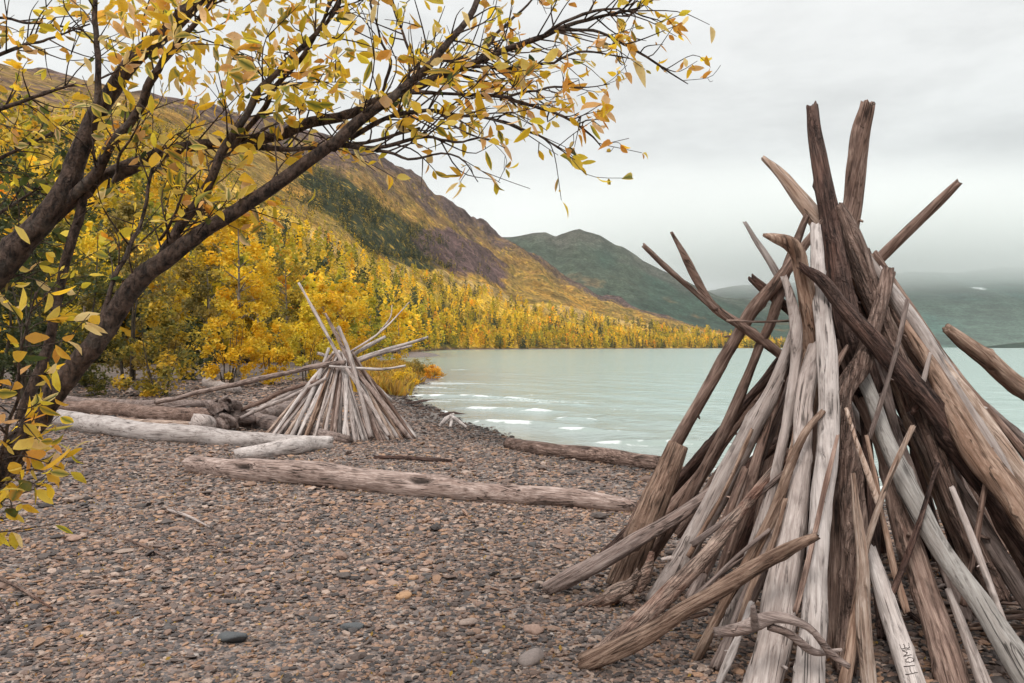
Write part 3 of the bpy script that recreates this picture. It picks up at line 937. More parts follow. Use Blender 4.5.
# the wood on the lower slope: individuals in front, then one mass
def forest():
    r = np.random.default_rng(5)
    protos = {}
    for pal in ('gold', 'yellow', 'orange', 'lime', 'dun'):
        protos[pal] = [make_tree('b', 9., 2.0, pal, 760, .46, 300 + j + len(pal) * 7, .06, .85, 1, TBARK, 22) for j in range(2)]
    protos['spruce'] = [spruce_mesh(9., 1.7, 420, 400 + j) for j in range(2)]
    # front row individuals
    spots = []
    for k in range(120):
        px = r.uniform(150, 470)
        s = r.uniform(.0, .16)
        spots.append((px, s))
    names = {'gold': 'golden', 'yellow': 'yellow', 'orange': 'orange', 'lime': 'yellow green', 'dun': 'tawny', 'spruce': 'dark green'}
    for (px, s) in spots:
        pal = r.choice(['gold', 'yellow', 'orange', 'lime', 'dun', 'spruce'], p=[.3, .22, .14, .16, .1, .08])
        v, _ = hill_xyz(np.array([px]), np.array([s]))
        x, y, z = v[0]
        sp = pal == 'spruce'
        lab = ('dark green spruce' if sp else names[pal] + ' birch') + ' in the wood along the foot of the hillside'
        place_tree('spruce_tree' if sp else 'birch_tree', lab, 'tree', x, y, protos[pal][r.integers(0, 2)],
                   ('dark green spruces' if sp else names[pal] + ' birches') + ' along the foot of the hillside', r.uniform(0, 6.28), r.uniform(.6, 1.15) * (1.15 if sp else 1), z)
    # the mass
    V, C = [], []
    def scatter(px, s, pal, hgt, nleaf):
        v, y = hill_xyz(px, s)
        n = len(px)
        H = hgt * r.uniform(.65, 1.25, n)
        sp = np.array([p == 'spruce' for p in pal])
        wid = H * np.where(sp, .17, r.uniform(.15, .24, n))
        for k in range(nleaf):
            t = r.random(n)
            t = np.where(sp, 1 - np.sqrt(1 - t * .98), .1 + t * .88)
            env = np.where(sp, (1 - t) * 1.15 + .05, np.sin(np.pi * np.clip(.15 + t * .85, 0, 1) ** .9) ** .7 + .05)
            a = r.uniform(0, 6.28, n)
            rad = wid * env * np.sqrt(r.random(n))
            c = np.stack([v[:, 0] + np.cos(a) * rad, v[:, 1] + np.sin(a) * rad, v[:, 2] + t * H], -1)
            V.append((c, H * np.where(sp, .115, .145)))
            C.append(basec * r.uniform(.85, 1.15, (n, 1)))
    # lower slope
    n = 6200
    px = r.uniform(-160, 790, n)
    u = r.random(n)
    s = np.where(r.random(n) < .55, u ** 1.4 * .5, u) * .93
    den = fbm(np.stack([px / 40, s * 6, px * 0], -1), 77, 3)
    pals = np.where(r.random(n) < np.clip(.33 + .8 * den + .10 * s, .06, .75), 'spruce', 'gold')
    br = r.random(n)
    pals = np.where((pals == 'gold') & (br < .35), 'yellow', pals)
    pals = np.where((pals == 'gold') & (br > .93), 'orange', pals)
    pals = np.where((pals == 'gold') & (br > .62), 'lime', pals)
    basec = np.array([PAL[p][r.integers(0, len(PAL[p]))] for p in pals]) * r.uniform(.75, 1.35, (n, 1))
    basec = np.where((pals == 'spruce')[:, None], basec * 1.5, basec)
    dd, _ = hill_point(px, s)
    scatter(px, s, pals, np.clip(8.5 + (dd - 300) / 250, 7, 12), 48)
    # dark spruce stand and scrub on the upper slope
    n = 2600
    px = r.normal(385, 55, n); yc = 180 + (px - 300) * .58 + 5 + r.normal(0, 15, n)
    s2 = np.clip((yc - ybf(px)) / (yrf(px) - ybf(px)), .1, .9)
    dn = fbm(np.stack([px / 22, yc / 14, px * 0], -1), 79, 3)
    ok = (dn > -.12) & (px > 285) & (px < 500)
    px, s2 = px[ok], s2[ok]
    pals = np.where(r.random(len(px)) < .82, 'spruce', 'dun')
    basec = np.array([PAL[p][r.integers(0, len(PAL[p]))] for p in pals]) * .9
    scatter(px, 1 + s2, pals, 7.0, 22)
    n = 900
    px = r.uniform(60, 470, n); s_ = r.uniform(.84, 1.12, n)
    pals = r.choice(['gold', 'lime', 'spruce', 'dun', 'yellow'], n, p=[.25, .2, .15, .25, .15])
    basec = np.array([PAL[p][r.integers(0, len(PAL[p]))] for p in pals]) * r.uniform(.6, 1.1, (n, 1))
    scatter(px, s_, pals, 4.5, 16)
    n = 7000
    px = r.uniform(150, 740, n); s2 = r.uniform(.08, .8, n) ** 1.2
    dn = fbm(np.stack([px / 30, s2 * 5, px * 0], -1), 83, 3)
    ok = dn > -.08
    px, s2 = px[ok], s2[ok]
    pals = r.choice(['gold', 'lime', 'olive', 'dun'], len(px), p=[.2, .25, .2, .35])
    basec = np.array([PAL[p][r.integers(0, len(PAL[p]))] for p in pals]) * .8
    scatter(px, 1 + s2, pals, 3.6, 9)
    cc = np.concatenate([a for a, _ in V]); ss = np.concatenate([b for _, b in V])
    v, q, c = leaf_quads(cc, ss, np.concatenate(C), 9, asp=.75)
    me = mk_mesh('forest', v, [q], NEEDLE, False, {'col': c})
    tag(link('forest', me), 'mass of golden birches and dark spruces covering the hillside', 'forest', kind='stuff')


forest()


# orange grass on the spit beyond the small shelter
def grass_patch():
    r = np.random.default_rng(31)
    n = 9000
    g = np.array([(x, y) for x, y in zip(r.uniform(-16, -4.0, n), r.uniform(30, 75, n))])
    px = CX + g[:, 0] / g[:, 1] * F
    d = shore_d(g[:, 0], g[:, 1])
    ns = fbm(np.stack([g[:, 0] * .4, g[:, 1] * .15, g[:, 0] * 0], -1), 61, 3)
    ok = (d > .1) & (d < 6.5) & (px > 352) & (ns > -.22)
    g, d, ns = g[ok], d[ok], ns[ok]
    z = ground_z(g[:, 0], g[:, 1])
    n = len(g)
    K = 3
    b = np.repeat(np.stack([g[:, 0], g[:, 1], z], -1), K, 0) + np.stack([r.normal(0, .12, n * K), r.normal(0, .12, n * K), np.zeros(n * K)], -1)
    h = np.repeat(.22 + .5 * np.clip(ns + .3, 0, 1), K) * r.uniform(.6, 1.3, n * K)
    a = r.uniform(0, 6.28, n * K)
    w = np.stack([np.cos(a), np.sin(a), a * 0], -1) * .07
    lean = np.stack([r.normal(0, .15, n * K), r.normal(0, .15, n * K), h], -1)
    V = np.stack([b - w, b + w, b + lean + w * .3, b + lean - w * .3], 1).reshape(-1, 3)
    P = np.array([(.56, .32, .04), (.62, .38, .05), (.46, .25, .04), (.40, .28, .05), (.30, .17, .04)])
    c = P[r.integers(0, 5, n * K)] * r.uniform(.7, 1.2, (n * K, 1))
    me = mk_mesh('grass', V, [np.arange(len(V)).reshape(-1, 4)], NEEDLE, False, {'col': np.repeat(c, 4, 0)})
    tag(link('grass', me), 'orange autumn grass on the low spit by the water', 'grass', kind='stuff')


grass_patch()
for k, (px, d, h, w, lb) in enumerate([(400, 36, .75, .8, 'rounded orange shrub at the tip of the grassy spit'),
                                       (432, 47, .7, .7, 'rust orange shrub out on the point of the spit'),
                                       (418, 50, .8, .9, 'tawny orange shrub behind the point of the spit')]):
    x, y = at(px, d)
    place_tree('willow_bush', lb, 'bush', x, y, make_tree('s', h, w, ['gold', 'orange', 'dun'][k], 1500, .1, 600 + k, .03, .7, 6, DBARK, 40), z=max(gz(x, y), ZW - .02))


# ------------------------------------------------------------------ driftwood
def build_log(name, label, cat, pal, pts, dw, group=None, kn=4, rough=.19, ridge=.14, jag=.55, stubs=0, k=20, seed=None, ring=.03, forks=(), holes=(), wander=.75, extra=()):
    """pts: world control points; dw: radius at each control point"""
    seed = seed if seed is not None else len(bpy.data.objects)
    r = np.random.default_rng(seed)
    P4 = np.concatenate([np.asarray(pts, float), np.asarray(dw, float)[:, None]], 1)
    L = np.linalg.norm(np.diff(P4[:, :3], axis=0), axis=1).sum()
    m = int(np.clip(L / ring, 14, 110))
    Q = catmull(P4, m)
    P, R = Q[:, :3], np.maximum(Q[:, 3], .002)
    # natural wander
    t = np.linspace(0, 1, m)
    wob = np.stack([fbm(np.stack([t * L * 1.4, t * 0 + seed, t * 0 + c * 9], -1), 200 + c, 3) for c in range(3)], -1)
    P = P + wob * (R * wander)[:, None]
    knots = [(r.uniform(0, 6.28), r.uniform(.05, .95), r.uniform(.25, .5), r.uniform(.12, .3)) for _ in range(kn)]
    T0, N0, B0 = frames(P)
    hl = []
    for (hs, hw, hd, hup) in holes:
        i = int(hs * (m - 1)); dv = np.array([0, 0, CAMZ]) - P[i]; dv /= np.linalg.norm(dv); dv = dv + np.array([0, 0, hup])
        hl.append((math.atan2(dv @ B0[i], dv @ N0[i]), hs, hw, -hd))
    if k >= 14:
        hl += [(r.uniform(0, 6.28), r.uniform(.05, .95), r.uniform(.10, .2), -.10) for _ in range(int(L * 3) + 1)]
    v, q, tr = tube(P, R, k, seed, rough, ridge, jag, knots + hl)
    hole = np.zeros((m, k))
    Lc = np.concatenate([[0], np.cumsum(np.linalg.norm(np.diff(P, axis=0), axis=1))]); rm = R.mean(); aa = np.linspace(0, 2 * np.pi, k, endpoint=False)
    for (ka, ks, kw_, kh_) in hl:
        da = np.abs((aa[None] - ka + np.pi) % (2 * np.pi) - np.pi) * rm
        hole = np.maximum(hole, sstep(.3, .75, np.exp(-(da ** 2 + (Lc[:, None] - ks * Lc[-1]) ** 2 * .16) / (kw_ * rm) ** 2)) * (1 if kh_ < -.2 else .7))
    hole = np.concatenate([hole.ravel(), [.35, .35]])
    org = P[0].copy()
    ax = Vector(P[-1] - P[0]).normalized()
    rot = ax.to_track_quat('Z', 'Y').to_matrix()
    Rm = np.array(rot)
    mat = WOOD[pal]
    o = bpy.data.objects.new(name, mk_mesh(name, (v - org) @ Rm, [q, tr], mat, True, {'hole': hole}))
    COL.objects.link(o)
    o.matrix_world = Matrix.Translation(Vector(org)) @ rot.to_4x4()
    tag(o, label, cat, group)
    T, N, B = frames(P)
    for _ in range(stubs):
        i = int(r.uniform(.12, .92) * (m - 1)); a = r.uniform(0, 6.28)
        dirv = N[i] * math.cos(a) + B[i] * math.sin(a) + T[i] * r.uniform(-.3, .7)
        dirv /= np.linalg.norm(dirv)
        ln = R[i] * r.uniform(1.3, 2.1); rs = R[i] * r.uniform(.13, .26)
        S = catmull([P[i], P[i] + dirv * ln * .6, P[i] + dirv * ln + T[i] * ln * .1], 7)
        sv, sq, st = tube(S, np.linspace(rs * 1.5, rs * .7, 7), 9, seed + 31, .2, .1, .6)
        link('branch_stub', mk_mesh('branch_stub', (sv - org) @ Rm, [sq, st], mat, True), o)
    for fp, fr in forks:
        Fq = catmull(np.concatenate([np.asarray(fp, float), np.asarray(fr, float)[:, None]], 1), 30)
        sv, sq, st = tube(Fq[:, :3], np.maximum(Fq[:, 3], .002), 14, seed + 57, rough, ridge, jag, [(1., .4, .4, .2)])
        link('branch', mk_mesh('branch', (sv - org) @ Rm, [sq, st], mat, True), o)
    for ep, er, epal, enm in extra:
        Fq = catmull(np.concatenate([np.asarray(ep, float), np.asarray(er, float)[:, None]], 1), 10)
        sv, sq, st = tube(Fq[:, :3], np.maximum(Fq[:, 3], .002), 12, seed + 77, .15, .1, .4)
        link(enm, mk_mesh(enm, (sv - org) @ Rm, [sq, st], WOOD[epal], True), o)
    return o, P, R


WSC = .70


def image_log(path, d0, d1, wsc=None):
    """path: (px, py, width px); inverse depth runs evenly along the picture path so straight stays straight"""
    a = np.array(path, float)
    s = np.concatenate([[0], np.cumsum(np.hypot(*np.diff(a[:, :2], axis=0).T))]); s /= s[-1]
    d = 1 / ((1 - s) / d0 + s / d1)
    pts = np.array([W(x, y, dd) for (x, y, _), dd in zip(a, d)])
    return pts, a[:, 2] / 2 / F * d * (WSC if wsc is None else wsc)


GRP = 'poles of the large stick shelter'
NLOG = {}


def pole(label, pal, path, d0, d1, **kw):
    forks = []
    for fpath, f0, f1 in kw.pop('fork', []):
        forks.append(image_log(fpath, f0, f1))
    kw['extra'] = [(*image_log(ep, e0, e1), pl, en) for ep, e0, e1, pl, en in kw.pop('extra', [])]
    kw.setdefault('k', 24)
    psc = kw.pop('psc', 1)
    path = [(a, b, c * psc) for a, b, c in path]
    pts, rad = image_log(path, d0, d1)
    nm = kw.pop('name', 'driftwood_pole')
    return build_log(nm, label, kw.pop('cat', 'pole'), pal, pts, rad, kw.pop('group', GRP), forks=forks, **kw)


# ---- the large shelter: every pole its own object (paths run top -> foot, depth top, depth foot)
pole('broad bleached grey log standing at the front centre, beside the straight pale pole', 'pale',
     [(822, 300, 24), (810, 385, 30), (803, 450, 32), (792, 540, 36), (780, 600, 44), (768, 660, 48), (752, 725, 56)], 4.78, 3.62, kn=5, stubs=2)
pole('straight pale pole with a dark crack, foremost upright in the middle', 'white',
     [(815, 226, 17), (818, 270, 22), (824, 340, 28), (830, 420, 29), (824, 500, 30), (818, 600, 36), (808, 712, 40)], 4.78, 3.60, kn=4)
pole('knobby barked pole that bends sideways below its pale branch scar', 'bark',
     [(890, 274, 19), (877, 322, 22), (866, 362, 30), (843, 398, 34), (845, 440, 36), (849, 520, 36), (847, 600, 34), (840, 668, 30)], 4.7, 3.86, kn=6, stubs=1,
     extra=[([(836, 408, 14), (832, 409, 11)], 4.28, 4.22, 'fresh', 'branch_scar')])
pole('brown pole whose top bends into a hooked beak', 'tan',
     [(764, 235, 5), (775, 238, 14), (790, 243, 22), (799, 255, 23), (802, 274, 24), (807, 300, 26), (812, 345, 26), (806, 420, 24)], 4.48, 4.75, kn=4, wander=.2)
pole('thick dark red brown log lying across the front of the peak with a splintered top', 'dark',
     [(800, 268, 14), (818, 282, 25), (846, 314, 25), (888, 362, 29), (940, 424, 35), (1012, 520, 44), (1116, 658, 50)],
     4.50, 4.18, kn=9, stubs=1, rough=.24, ridge=.3, jag=1.1)
pole('tallest dark pole rising from the peak with small twig stubs', 'dark',
     [(812, 104, 15), (818, 150, 18), (825, 200, 21), (834, 252, 24), (848, 310, 30), (868, 390, 36)], 5.02, 4.62, kn=4, stubs=5, jag=.7, psc=1.18)
pole('heavy brown grey log with knots standing behind the carved log', 'brown',
     [(846, 340, 26), (868, 410, 32), (894, 490, 36), (922, 580, 40), (966, 712, 52)], 4.95, 3.72, kn=6, stubs=2)
pole('thick brown pole with a splintered top leaning over the peak', 'brown',
     [(867, 106, 17), (862, 140, 22), (856, 185, 22), (846, 238, 21), (826, 330, 22), (792, 470, 25), (760, 560, 26)], 5.15, 5.9, kn=2, jag=.9, stubs=2, psc=1.3)
pole('long pale split log with its worn tip pointing away from the peak', 'fresh',
     [(762, 157, 8), (778, 172, 16), (800, 200, 22), (820, 228, 24), (866, 282, 25), (916, 340, 28), (970, 412, 30), (1040, 500, 34), (1150, 640, 40)], 5.1, 4.5, kn=4, ridge=.22)
pole('straight brown pole pointing up alone across the sky beyond the peak', 'brown',
     [(958, 183, 9), (920, 219, 14), (882, 256, 15), (838, 300, 16), (780, 372, 17), (700, 470, 20), (664, 512, 20)], 5.05, 6.6, kn=2, stubs=2)
pole('forked brown branch reaching out over the lake', 'brown',
     [(672, 232, 5), (683, 252, 9), (698, 281, 12), (716, 310, 15), (745, 330, 15), (788, 362, 13), (850, 412, 12)], 4.95, 5.3, kn=4, jag=.8,
     fork=[([(643, 245, 6), (668, 269, 8), (694, 291, 10), (716, 310, 10)], 4.9, 4.99)], stubs=1)
pole('long brown pole resting behind the sawn squared post', 'brown',
     [(822, 221, 11), (800, 250, 14), (778, 280, 16), (756, 308, 17), (728, 352, 17), (702, 395, 19), (672, 450, 20), (628, 540, 21)], 4.85, 5.75, kn=4, stubs=2)
pole('squared brown post with a flat sawn top', 'spot',
     [(678, 444, 25), (664, 480, 31), (648, 520, 34), (621, 588, 38)], 5.45, 5.3, kn=2, jag=.1, rough=.05, ridge=.02, wander=.1, psc=1.22, name='driftwood_post', cat='post')
pole('slim brown pole crossing just inside the squared post', 'brown',
     [(808, 215, 10), (794, 252, 13), (780, 294, 14), (770, 326, 14), (760, 348, 14), (736, 405, 16), (706, 465, 18), (668, 530, 18), (636, 578, 18)], 4.95, 5.6, kn=2)
pole('dark pole slanting low behind the squared post', 'dark',
     [(812, 322, 11), (776, 368, 14), (742, 408, 15), (700, 456, 16), (650, 510, 16), (604, 556, 16)], 5.2, 6.1, kn=2)
pole('pale grey trunk with dark knot holes leaning beside the squared post', 'pale',
     [(800, 318, 12), (786, 360, 18), (770, 400, 25), (744, 446, 32), (714, 500, 35), (684, 550, 34), (652, 604, 32)], 4.78, 5.0, kn=8, stubs=2)
pole('wavy pale grey pole with a worn hollow near its top', 'pale',
     [(783, 276, 9), (792, 300, 13), (798, 332, 16), (794, 385, 17), (783, 440, 16), (770, 500, 16), (752, 560, 20), (722, 632, 22)], 4.62, 4.25, kn=3)
pole('splintered brown pole with a bright broken tip beside the broad bleached log', 'tan',
     [(824, 412, 8), (806, 434, 11), (790, 468, 14), (776, 510, 16), (750, 562, 16), (722, 610, 15), (696, 660, 13)], 4.2, 4.1, kn=3, ridge=.22, jag=.9,
     fork=[([(822, 352, 6), (805, 400, 9), (795, 440, 10), (786, 478, 11)], 4.55, 4.25)])
pole('reddish barked log bleached at its foot, lying behind the spotted pole', 'red',
     [(790, 452, 13), (764, 484, 16), (728, 528, 20), (692, 572, 23), (650, 616, 26), (592, 664, 26)], 4.5, 4.02, kn=4, stubs=1)
pole('spotted tan pole lying lowest across the front', 'spot',
     [(819, 537, 11), (800, 546, 16), (760, 566, 20), (700, 600, 24), (640, 636, 28), (580, 664, 28)], 3.62, 3.96, kn=4, jag=.7)
pole('smooth tan pole propped low with its cut foot on open gravel', 'grey',
     [(730, 478, 15), (690, 505, 18), (640, 535, 21), (590, 563, 22), (546, 589, 20)], 5.02, 5.2, kn=2, jag=.35)
pole('slim tan stick with a broken square tip beside the barked pole', 'fresh',
     [(853, 474, 8), (858, 520, 12), (864, 570, 16), (866, 630, 20), (872, 705, 22)], 4.0, 3.62, kn=3, ridge=.2, jag=.4)
pole('thin forked stick with both prongs raised before the heavy brown log', 'fresh',
     [(913, 427, 7), (902, 450, 8), (890, 476, 8), (879, 505, 9), (866, 545, 8), (856, 600, 8)], 4.1, 3.9, kn=4, jag=.6,
     fork=[([(846, 408, 5), (856, 440, 7), (868, 474, 8), (879, 505, 8)], 4.2, 4.02)], name='driftwood_stick', cat='stick')
CARVED = pole('pale log with letters carved into its lower side', 'white',
              [(872, 548, 17), (882, 580, 24), (898, 630, 30), (913, 675, 34), (924, 712, 38)], 4.15, 3.58, kn=2, rough=.08, ridge=.05)
pole('long silvery log slanting down across the dark gap, smoothest of the outer side', 'mint',
     [(850, 352, 16), (872, 400, 22), (902, 468, 27), (938, 545, 30), (984, 612, 35), (1052, 706, 44)], 4.66, 3.62, kn=4, rough=.1)
pole('dark reddish pole with a pale split face behind the silvery log', 'red',
     [(908, 420, 12), (928, 462, 16), (952, 522, 20), (980, 590, 20), (1010, 655, 20)], 4.8, 4.2, kn=4, ridge=.2)
pole('dark grey ridged log beneath the hooked log', 'grey',
     [(912, 410, 14), (946, 462, 22), (984, 525, 26), (1024, 596, 28), (1070, 680, 28)], 4.7, 4.05, kn=3, ridge=.25)
pole('tan log with big knot holes lying over the outer side', 'tan',
     [(902, 318, 14), (930, 362, 20), (962, 414, 30), (1000, 478, 42), (1050, 548, 50), (1110, 640, 54)], 4.6, 3.75, kn=8, stubs=1)
pole('thin pole along the very outer edge of the peak', 'brown',
     [(874, 252, 10), (900, 290, 12), (932, 335, 14), (972, 390, 14), (1034, 462, 16), (1140, 590, 18)], 5.0, 4.9, kn=4)
pole('blunt ended pale brown log jutting out beyond the outer edge', 'tan',
     [(944, 326, 16), (962, 340, 24), (990, 362, 29), (1030, 392, 32), (1100, 446, 34), (1230, 560, 36)], 5.2, 5.6, kn=4, jag=.35)
pole('thin grey pole seen below the blunt ended log', 'grey',
     [(900, 330, 9), (950, 378, 11), (990, 412, 13), (1030, 446, 14), (1130, 540, 16)], 5.3, 5.4, kn=1)
pole('thin bleached stick poking up past the hooked log', 'white',
     [(744, 222, 6), (757, 242, 8), (774, 268, 10), (800, 314, 11), (836, 376, 12), (870, 440, 13)], 5.05, 5.3, kn=1)
pole('short dark pole with a ragged end under the thin bleached stick', 'dark',
     [(752, 276, 10), (768, 290, 15), (796, 316, 14), (850, 372, 15), (920, 450, 16)], 5.1, 5.4, kn=2, jag=1.0)
pole('thin horizontal twig wedged across the gap near the peak', 'red',
     [(727, 321, 5), (760, 322, 4), (800, 320, 3.5), (850, 318, 3)], 4.72, 4.78, kn=1, k=10, name='driftwood_stick', cat='stick')
pole('thick flaking brown log tucked close beside the tallest dark pole', 'bark',
     [(836, 208, 16), (850, 240, 27), (864, 280, 31), (884, 330, 28), (912, 400, 26), (950, 490, 26), (1004, 600, 26)], 4.85, 4.25, kn=6, stubs=2, ridge=.2)
pole('pale ridged log between the flaking log and the long split log', 'pale',
     [(846, 226, 12), (874, 268, 20), (902, 312, 22), (934, 366, 24), (974, 430, 26), (1040, 540, 28), (1110, 650, 30)], 4.95, 4.2, kn=3, ridge=.22)
pole('broad dark grey log filling the shaded middle', 'dark',
     [(864, 250, 18), (886, 320, 26), (908, 360, 32), (926, 408, 28), (950, 480, 26), (985, 580, 26)], 5.1, 4.9, kn=2)
pole('dark grey weathered pole behind the thin forked stick', 'grey',
     [(845, 330, 16), (864, 390, 20), (884, 440, 24), (896, 500, 26), (910, 560, 24)], 5.1, 5.2, kn=2)
pole('stout grey pole foot with a hollowed end beside the curled root', 'grey',
     [(790, 480, 18), (768, 550, 20), (745, 610, 22), (715, 670, 22)], 4.25, 3.92, kn=3)
pole('small pale stick leaning low before the barked pole', 'tan',
     [(858, 590, 8), (852, 630, 13), (844, 690, 18)], 3.85, 3.62, kn=1)
pole('pale sliver of pole beneath the silvery log', 'pale',
     [(948, 590, 9), (966, 634, 15), (994, 710, 22)], 4.0, 3.62, kn=1)
pole('thin brown stick lying flat on the gravel behind the spotted pole', 'brown',
     [(708, 612, 8), (670, 620, 10), (624, 634, 8)], 4.35, 4.36, kn=1, k=10, name='driftwood_stick', cat='stick')
pole('slender grey stick bent beneath the reddish barked log', 'grey',
     [(760, 548, 7), (720, 574, 8), (690, 602, 9)], 4.2, 4.25, kn=2, k=10, name='driftwood_stick', cat='stick')
pole('short stub of wood standing in the gap beside the barked pole bend', 'brown',
     [(848, 345, 5), (838, 362, 9), (826, 392, 10)], 4.55, 4.5, kn=1, k=12, name='driftwood_stick', cat='stick')
pole('short thin stick hung over the hooked log near the long split log', 'pale',
     [(930, 352, 5), (926, 366, 7), (920, 392, 7)], 4.42, 4.4, kn=1, k=10, name='driftwood_stick', cat='stick')
# more of the tangle: crooked thinner poles between the big ones
for lb, pl, path, d0, d1 in [
    ('crooked brown pole squeezed between the pale trunk and the wavy pole', 'brown', [(806, 300, 9), (788, 352, 12), (778, 400, 13), (760, 455, 14), (744, 510, 15), (716, 590, 16)], 4.9, 4.75),
    ('dark thin pole showing between the wavy pole and the bleached log', 'dark', [(812, 330, 10), (800, 390, 13), (790, 450, 14), (776, 520, 15), (764, 590, 16)], 4.95, 4.7),
    ('grey thin pole leaning inside the reddish barked log', 'grey', [(800, 352, 9), (774, 420, 12), (748, 476, 14), (722, 530, 15), (690, 596, 15)], 5.0, 4.85),
    ('brown crooked pole between the straight pale pole and the barked pole', 'brown', [(836, 300, 10), (833, 360, 14), (838, 430, 15), (834, 510, 16), (832, 600, 18), (826, 668, 18)], 4.9, 4.0),
    ('dark crooked pole inside the barked pole', 'dark', [(852, 330, 11), (862, 400, 14), (868, 470, 16), (876, 550, 18), (884, 640, 20)], 4.95, 4.25),
    ('grey brown pole between the heavy brown log and the silvery log', 'grey', [(872, 330, 12), (888, 400, 15), (910, 470, 17), (934, 540, 19), (966, 620, 20)], 4.95, 4.35),
    ('slim tan pole under the silvery log top', 'tan', [(890, 372, 9), (906, 420, 11), (926, 470, 12), (952, 530, 14), (990, 600, 15)], 4.86, 4.5),
    ('dark brown pole tucked under the hooked end of the splintered log', 'brown', [(880, 318, 12), (910, 372, 16), (948, 430, 20), (990, 500, 22), (1050, 590, 24)], 4.85, 4.4),
    ('pale cracked pole riding on the long split log', 'white', [(880, 266, 10), (914, 318, 15), (952, 374, 17), (996, 436, 18), (1050, 510, 20), (1130, 620, 22)], 4.98, 4.5),
    ('red brown pole wedged beside the ridged pale log', 'red', [(862, 248, 9), (890, 296, 14), (922, 350, 16), (960, 412, 18), (1010, 490, 20), (1090, 610, 22)], 4.92, 4.3),
    ('twisted thin branch climbing between the stout grey foot and the bleached log', 'tan', [(786, 500, 7), (772, 548, 9), (752, 590, 10), (738, 640, 11)], 4.1, 3.9),
    ('dark thin stick fallen across the inside behind the carved log', 'dark', [(846, 560, 7), (880, 590, 8), (920, 622, 9)], 4.4, 4.4),
    ('thin grey twig leaning against the spotted pole from behind', 'grey', [(770, 528, 5), (736, 556, 6), (700, 592, 7), (668, 620, 7)], 4.1, 4.2),
    ('thin tan stick hung slantwise on the pale grey trunk', 'tan', [(752, 428, 6), (724, 490, 7), (688, 556, 7)], 4.55, 4.7),
    ('thin grey stick hung over the barked pole top', 'grey', [(907, 300, 6), (892, 366, 7), (868, 440, 8)], 4.35, 4.3),
    ('thin dark stick crossing the heavy brown log from the silvery log', 'dark', [(938, 462, 6), (912, 540, 8), (876, 626, 9)], 4.1, 3.95),
    ('slim pale stick lying on the dark ridged logs of the outer side', 'pale', [(952, 486, 7), (984, 562, 10), (1016, 650, 11)], 4.2, 3.85),
    ('slim brown stick resting on the two pale front logs', 'brown', [(838, 436, 6), (818, 520, 8), (794, 612, 9)], 4.05, 3.72),
    ('slim grey stick slanting low over the reddish barked log', 'grey', [(796, 462, 6), (752, 500, 8), (694, 544, 9)], 4.35, 4.5),
    ('knotty brown stick standing steeply under the tan knotty log', 'brown', [(990, 448, 7), (978, 526, 9), (962, 606, 10)], 4.2, 4.2),
    ('slim tan stick leaning between heavy brown log and carved log', 'tan', [(866, 436, 6), (884, 520, 9), (908, 612, 10)], 4.25, 3.95),
    ('short bleached stick by the stout grey pole foot', 'white', [(752, 602, 8), (734, 648, 11), (716, 690, 10)], 3.9, 3.75),
    ('split brown slat standing behind the reddish barked log', 'brown', [(744, 470, 12), (726, 520, 15), (704, 572, 15)], 4.75, 4.6),
]:
    pole(lb, pl, path, d0, d1, kn=4, stubs=1, rough=.2, ridge=.18, wander=.9, k=18)
# poles of the far side, glimpsed in the gaps
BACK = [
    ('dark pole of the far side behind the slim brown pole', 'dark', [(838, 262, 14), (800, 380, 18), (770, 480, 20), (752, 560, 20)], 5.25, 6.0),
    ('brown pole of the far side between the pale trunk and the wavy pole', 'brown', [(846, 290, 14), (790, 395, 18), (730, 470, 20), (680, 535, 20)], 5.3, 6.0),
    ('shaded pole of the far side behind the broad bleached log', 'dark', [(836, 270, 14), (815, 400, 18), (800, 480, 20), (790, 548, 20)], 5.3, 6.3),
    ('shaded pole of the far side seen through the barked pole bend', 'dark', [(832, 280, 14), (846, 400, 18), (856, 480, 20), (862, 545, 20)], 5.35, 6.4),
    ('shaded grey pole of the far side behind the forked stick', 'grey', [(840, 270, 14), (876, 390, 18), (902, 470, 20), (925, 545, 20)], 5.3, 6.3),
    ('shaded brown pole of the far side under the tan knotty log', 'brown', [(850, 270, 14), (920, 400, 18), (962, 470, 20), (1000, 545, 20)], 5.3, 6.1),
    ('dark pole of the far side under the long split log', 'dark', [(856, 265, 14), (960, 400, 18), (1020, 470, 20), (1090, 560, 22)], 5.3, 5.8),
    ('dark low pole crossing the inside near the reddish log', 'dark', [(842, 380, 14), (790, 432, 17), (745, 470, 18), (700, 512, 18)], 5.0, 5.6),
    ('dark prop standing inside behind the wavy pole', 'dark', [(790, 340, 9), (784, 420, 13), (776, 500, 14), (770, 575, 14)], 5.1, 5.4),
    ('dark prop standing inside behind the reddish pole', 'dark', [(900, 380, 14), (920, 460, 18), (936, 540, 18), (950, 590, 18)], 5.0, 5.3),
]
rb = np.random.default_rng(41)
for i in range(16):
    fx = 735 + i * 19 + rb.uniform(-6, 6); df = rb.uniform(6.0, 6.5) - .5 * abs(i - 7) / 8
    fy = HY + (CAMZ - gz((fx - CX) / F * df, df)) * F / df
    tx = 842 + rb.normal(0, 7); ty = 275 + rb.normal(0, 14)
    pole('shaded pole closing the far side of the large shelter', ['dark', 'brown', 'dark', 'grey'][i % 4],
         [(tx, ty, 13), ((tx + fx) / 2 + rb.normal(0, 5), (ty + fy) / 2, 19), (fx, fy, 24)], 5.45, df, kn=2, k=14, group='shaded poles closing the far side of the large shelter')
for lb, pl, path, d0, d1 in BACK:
    pole(lb, pl, path, d0, d1, kn=2, k=14)

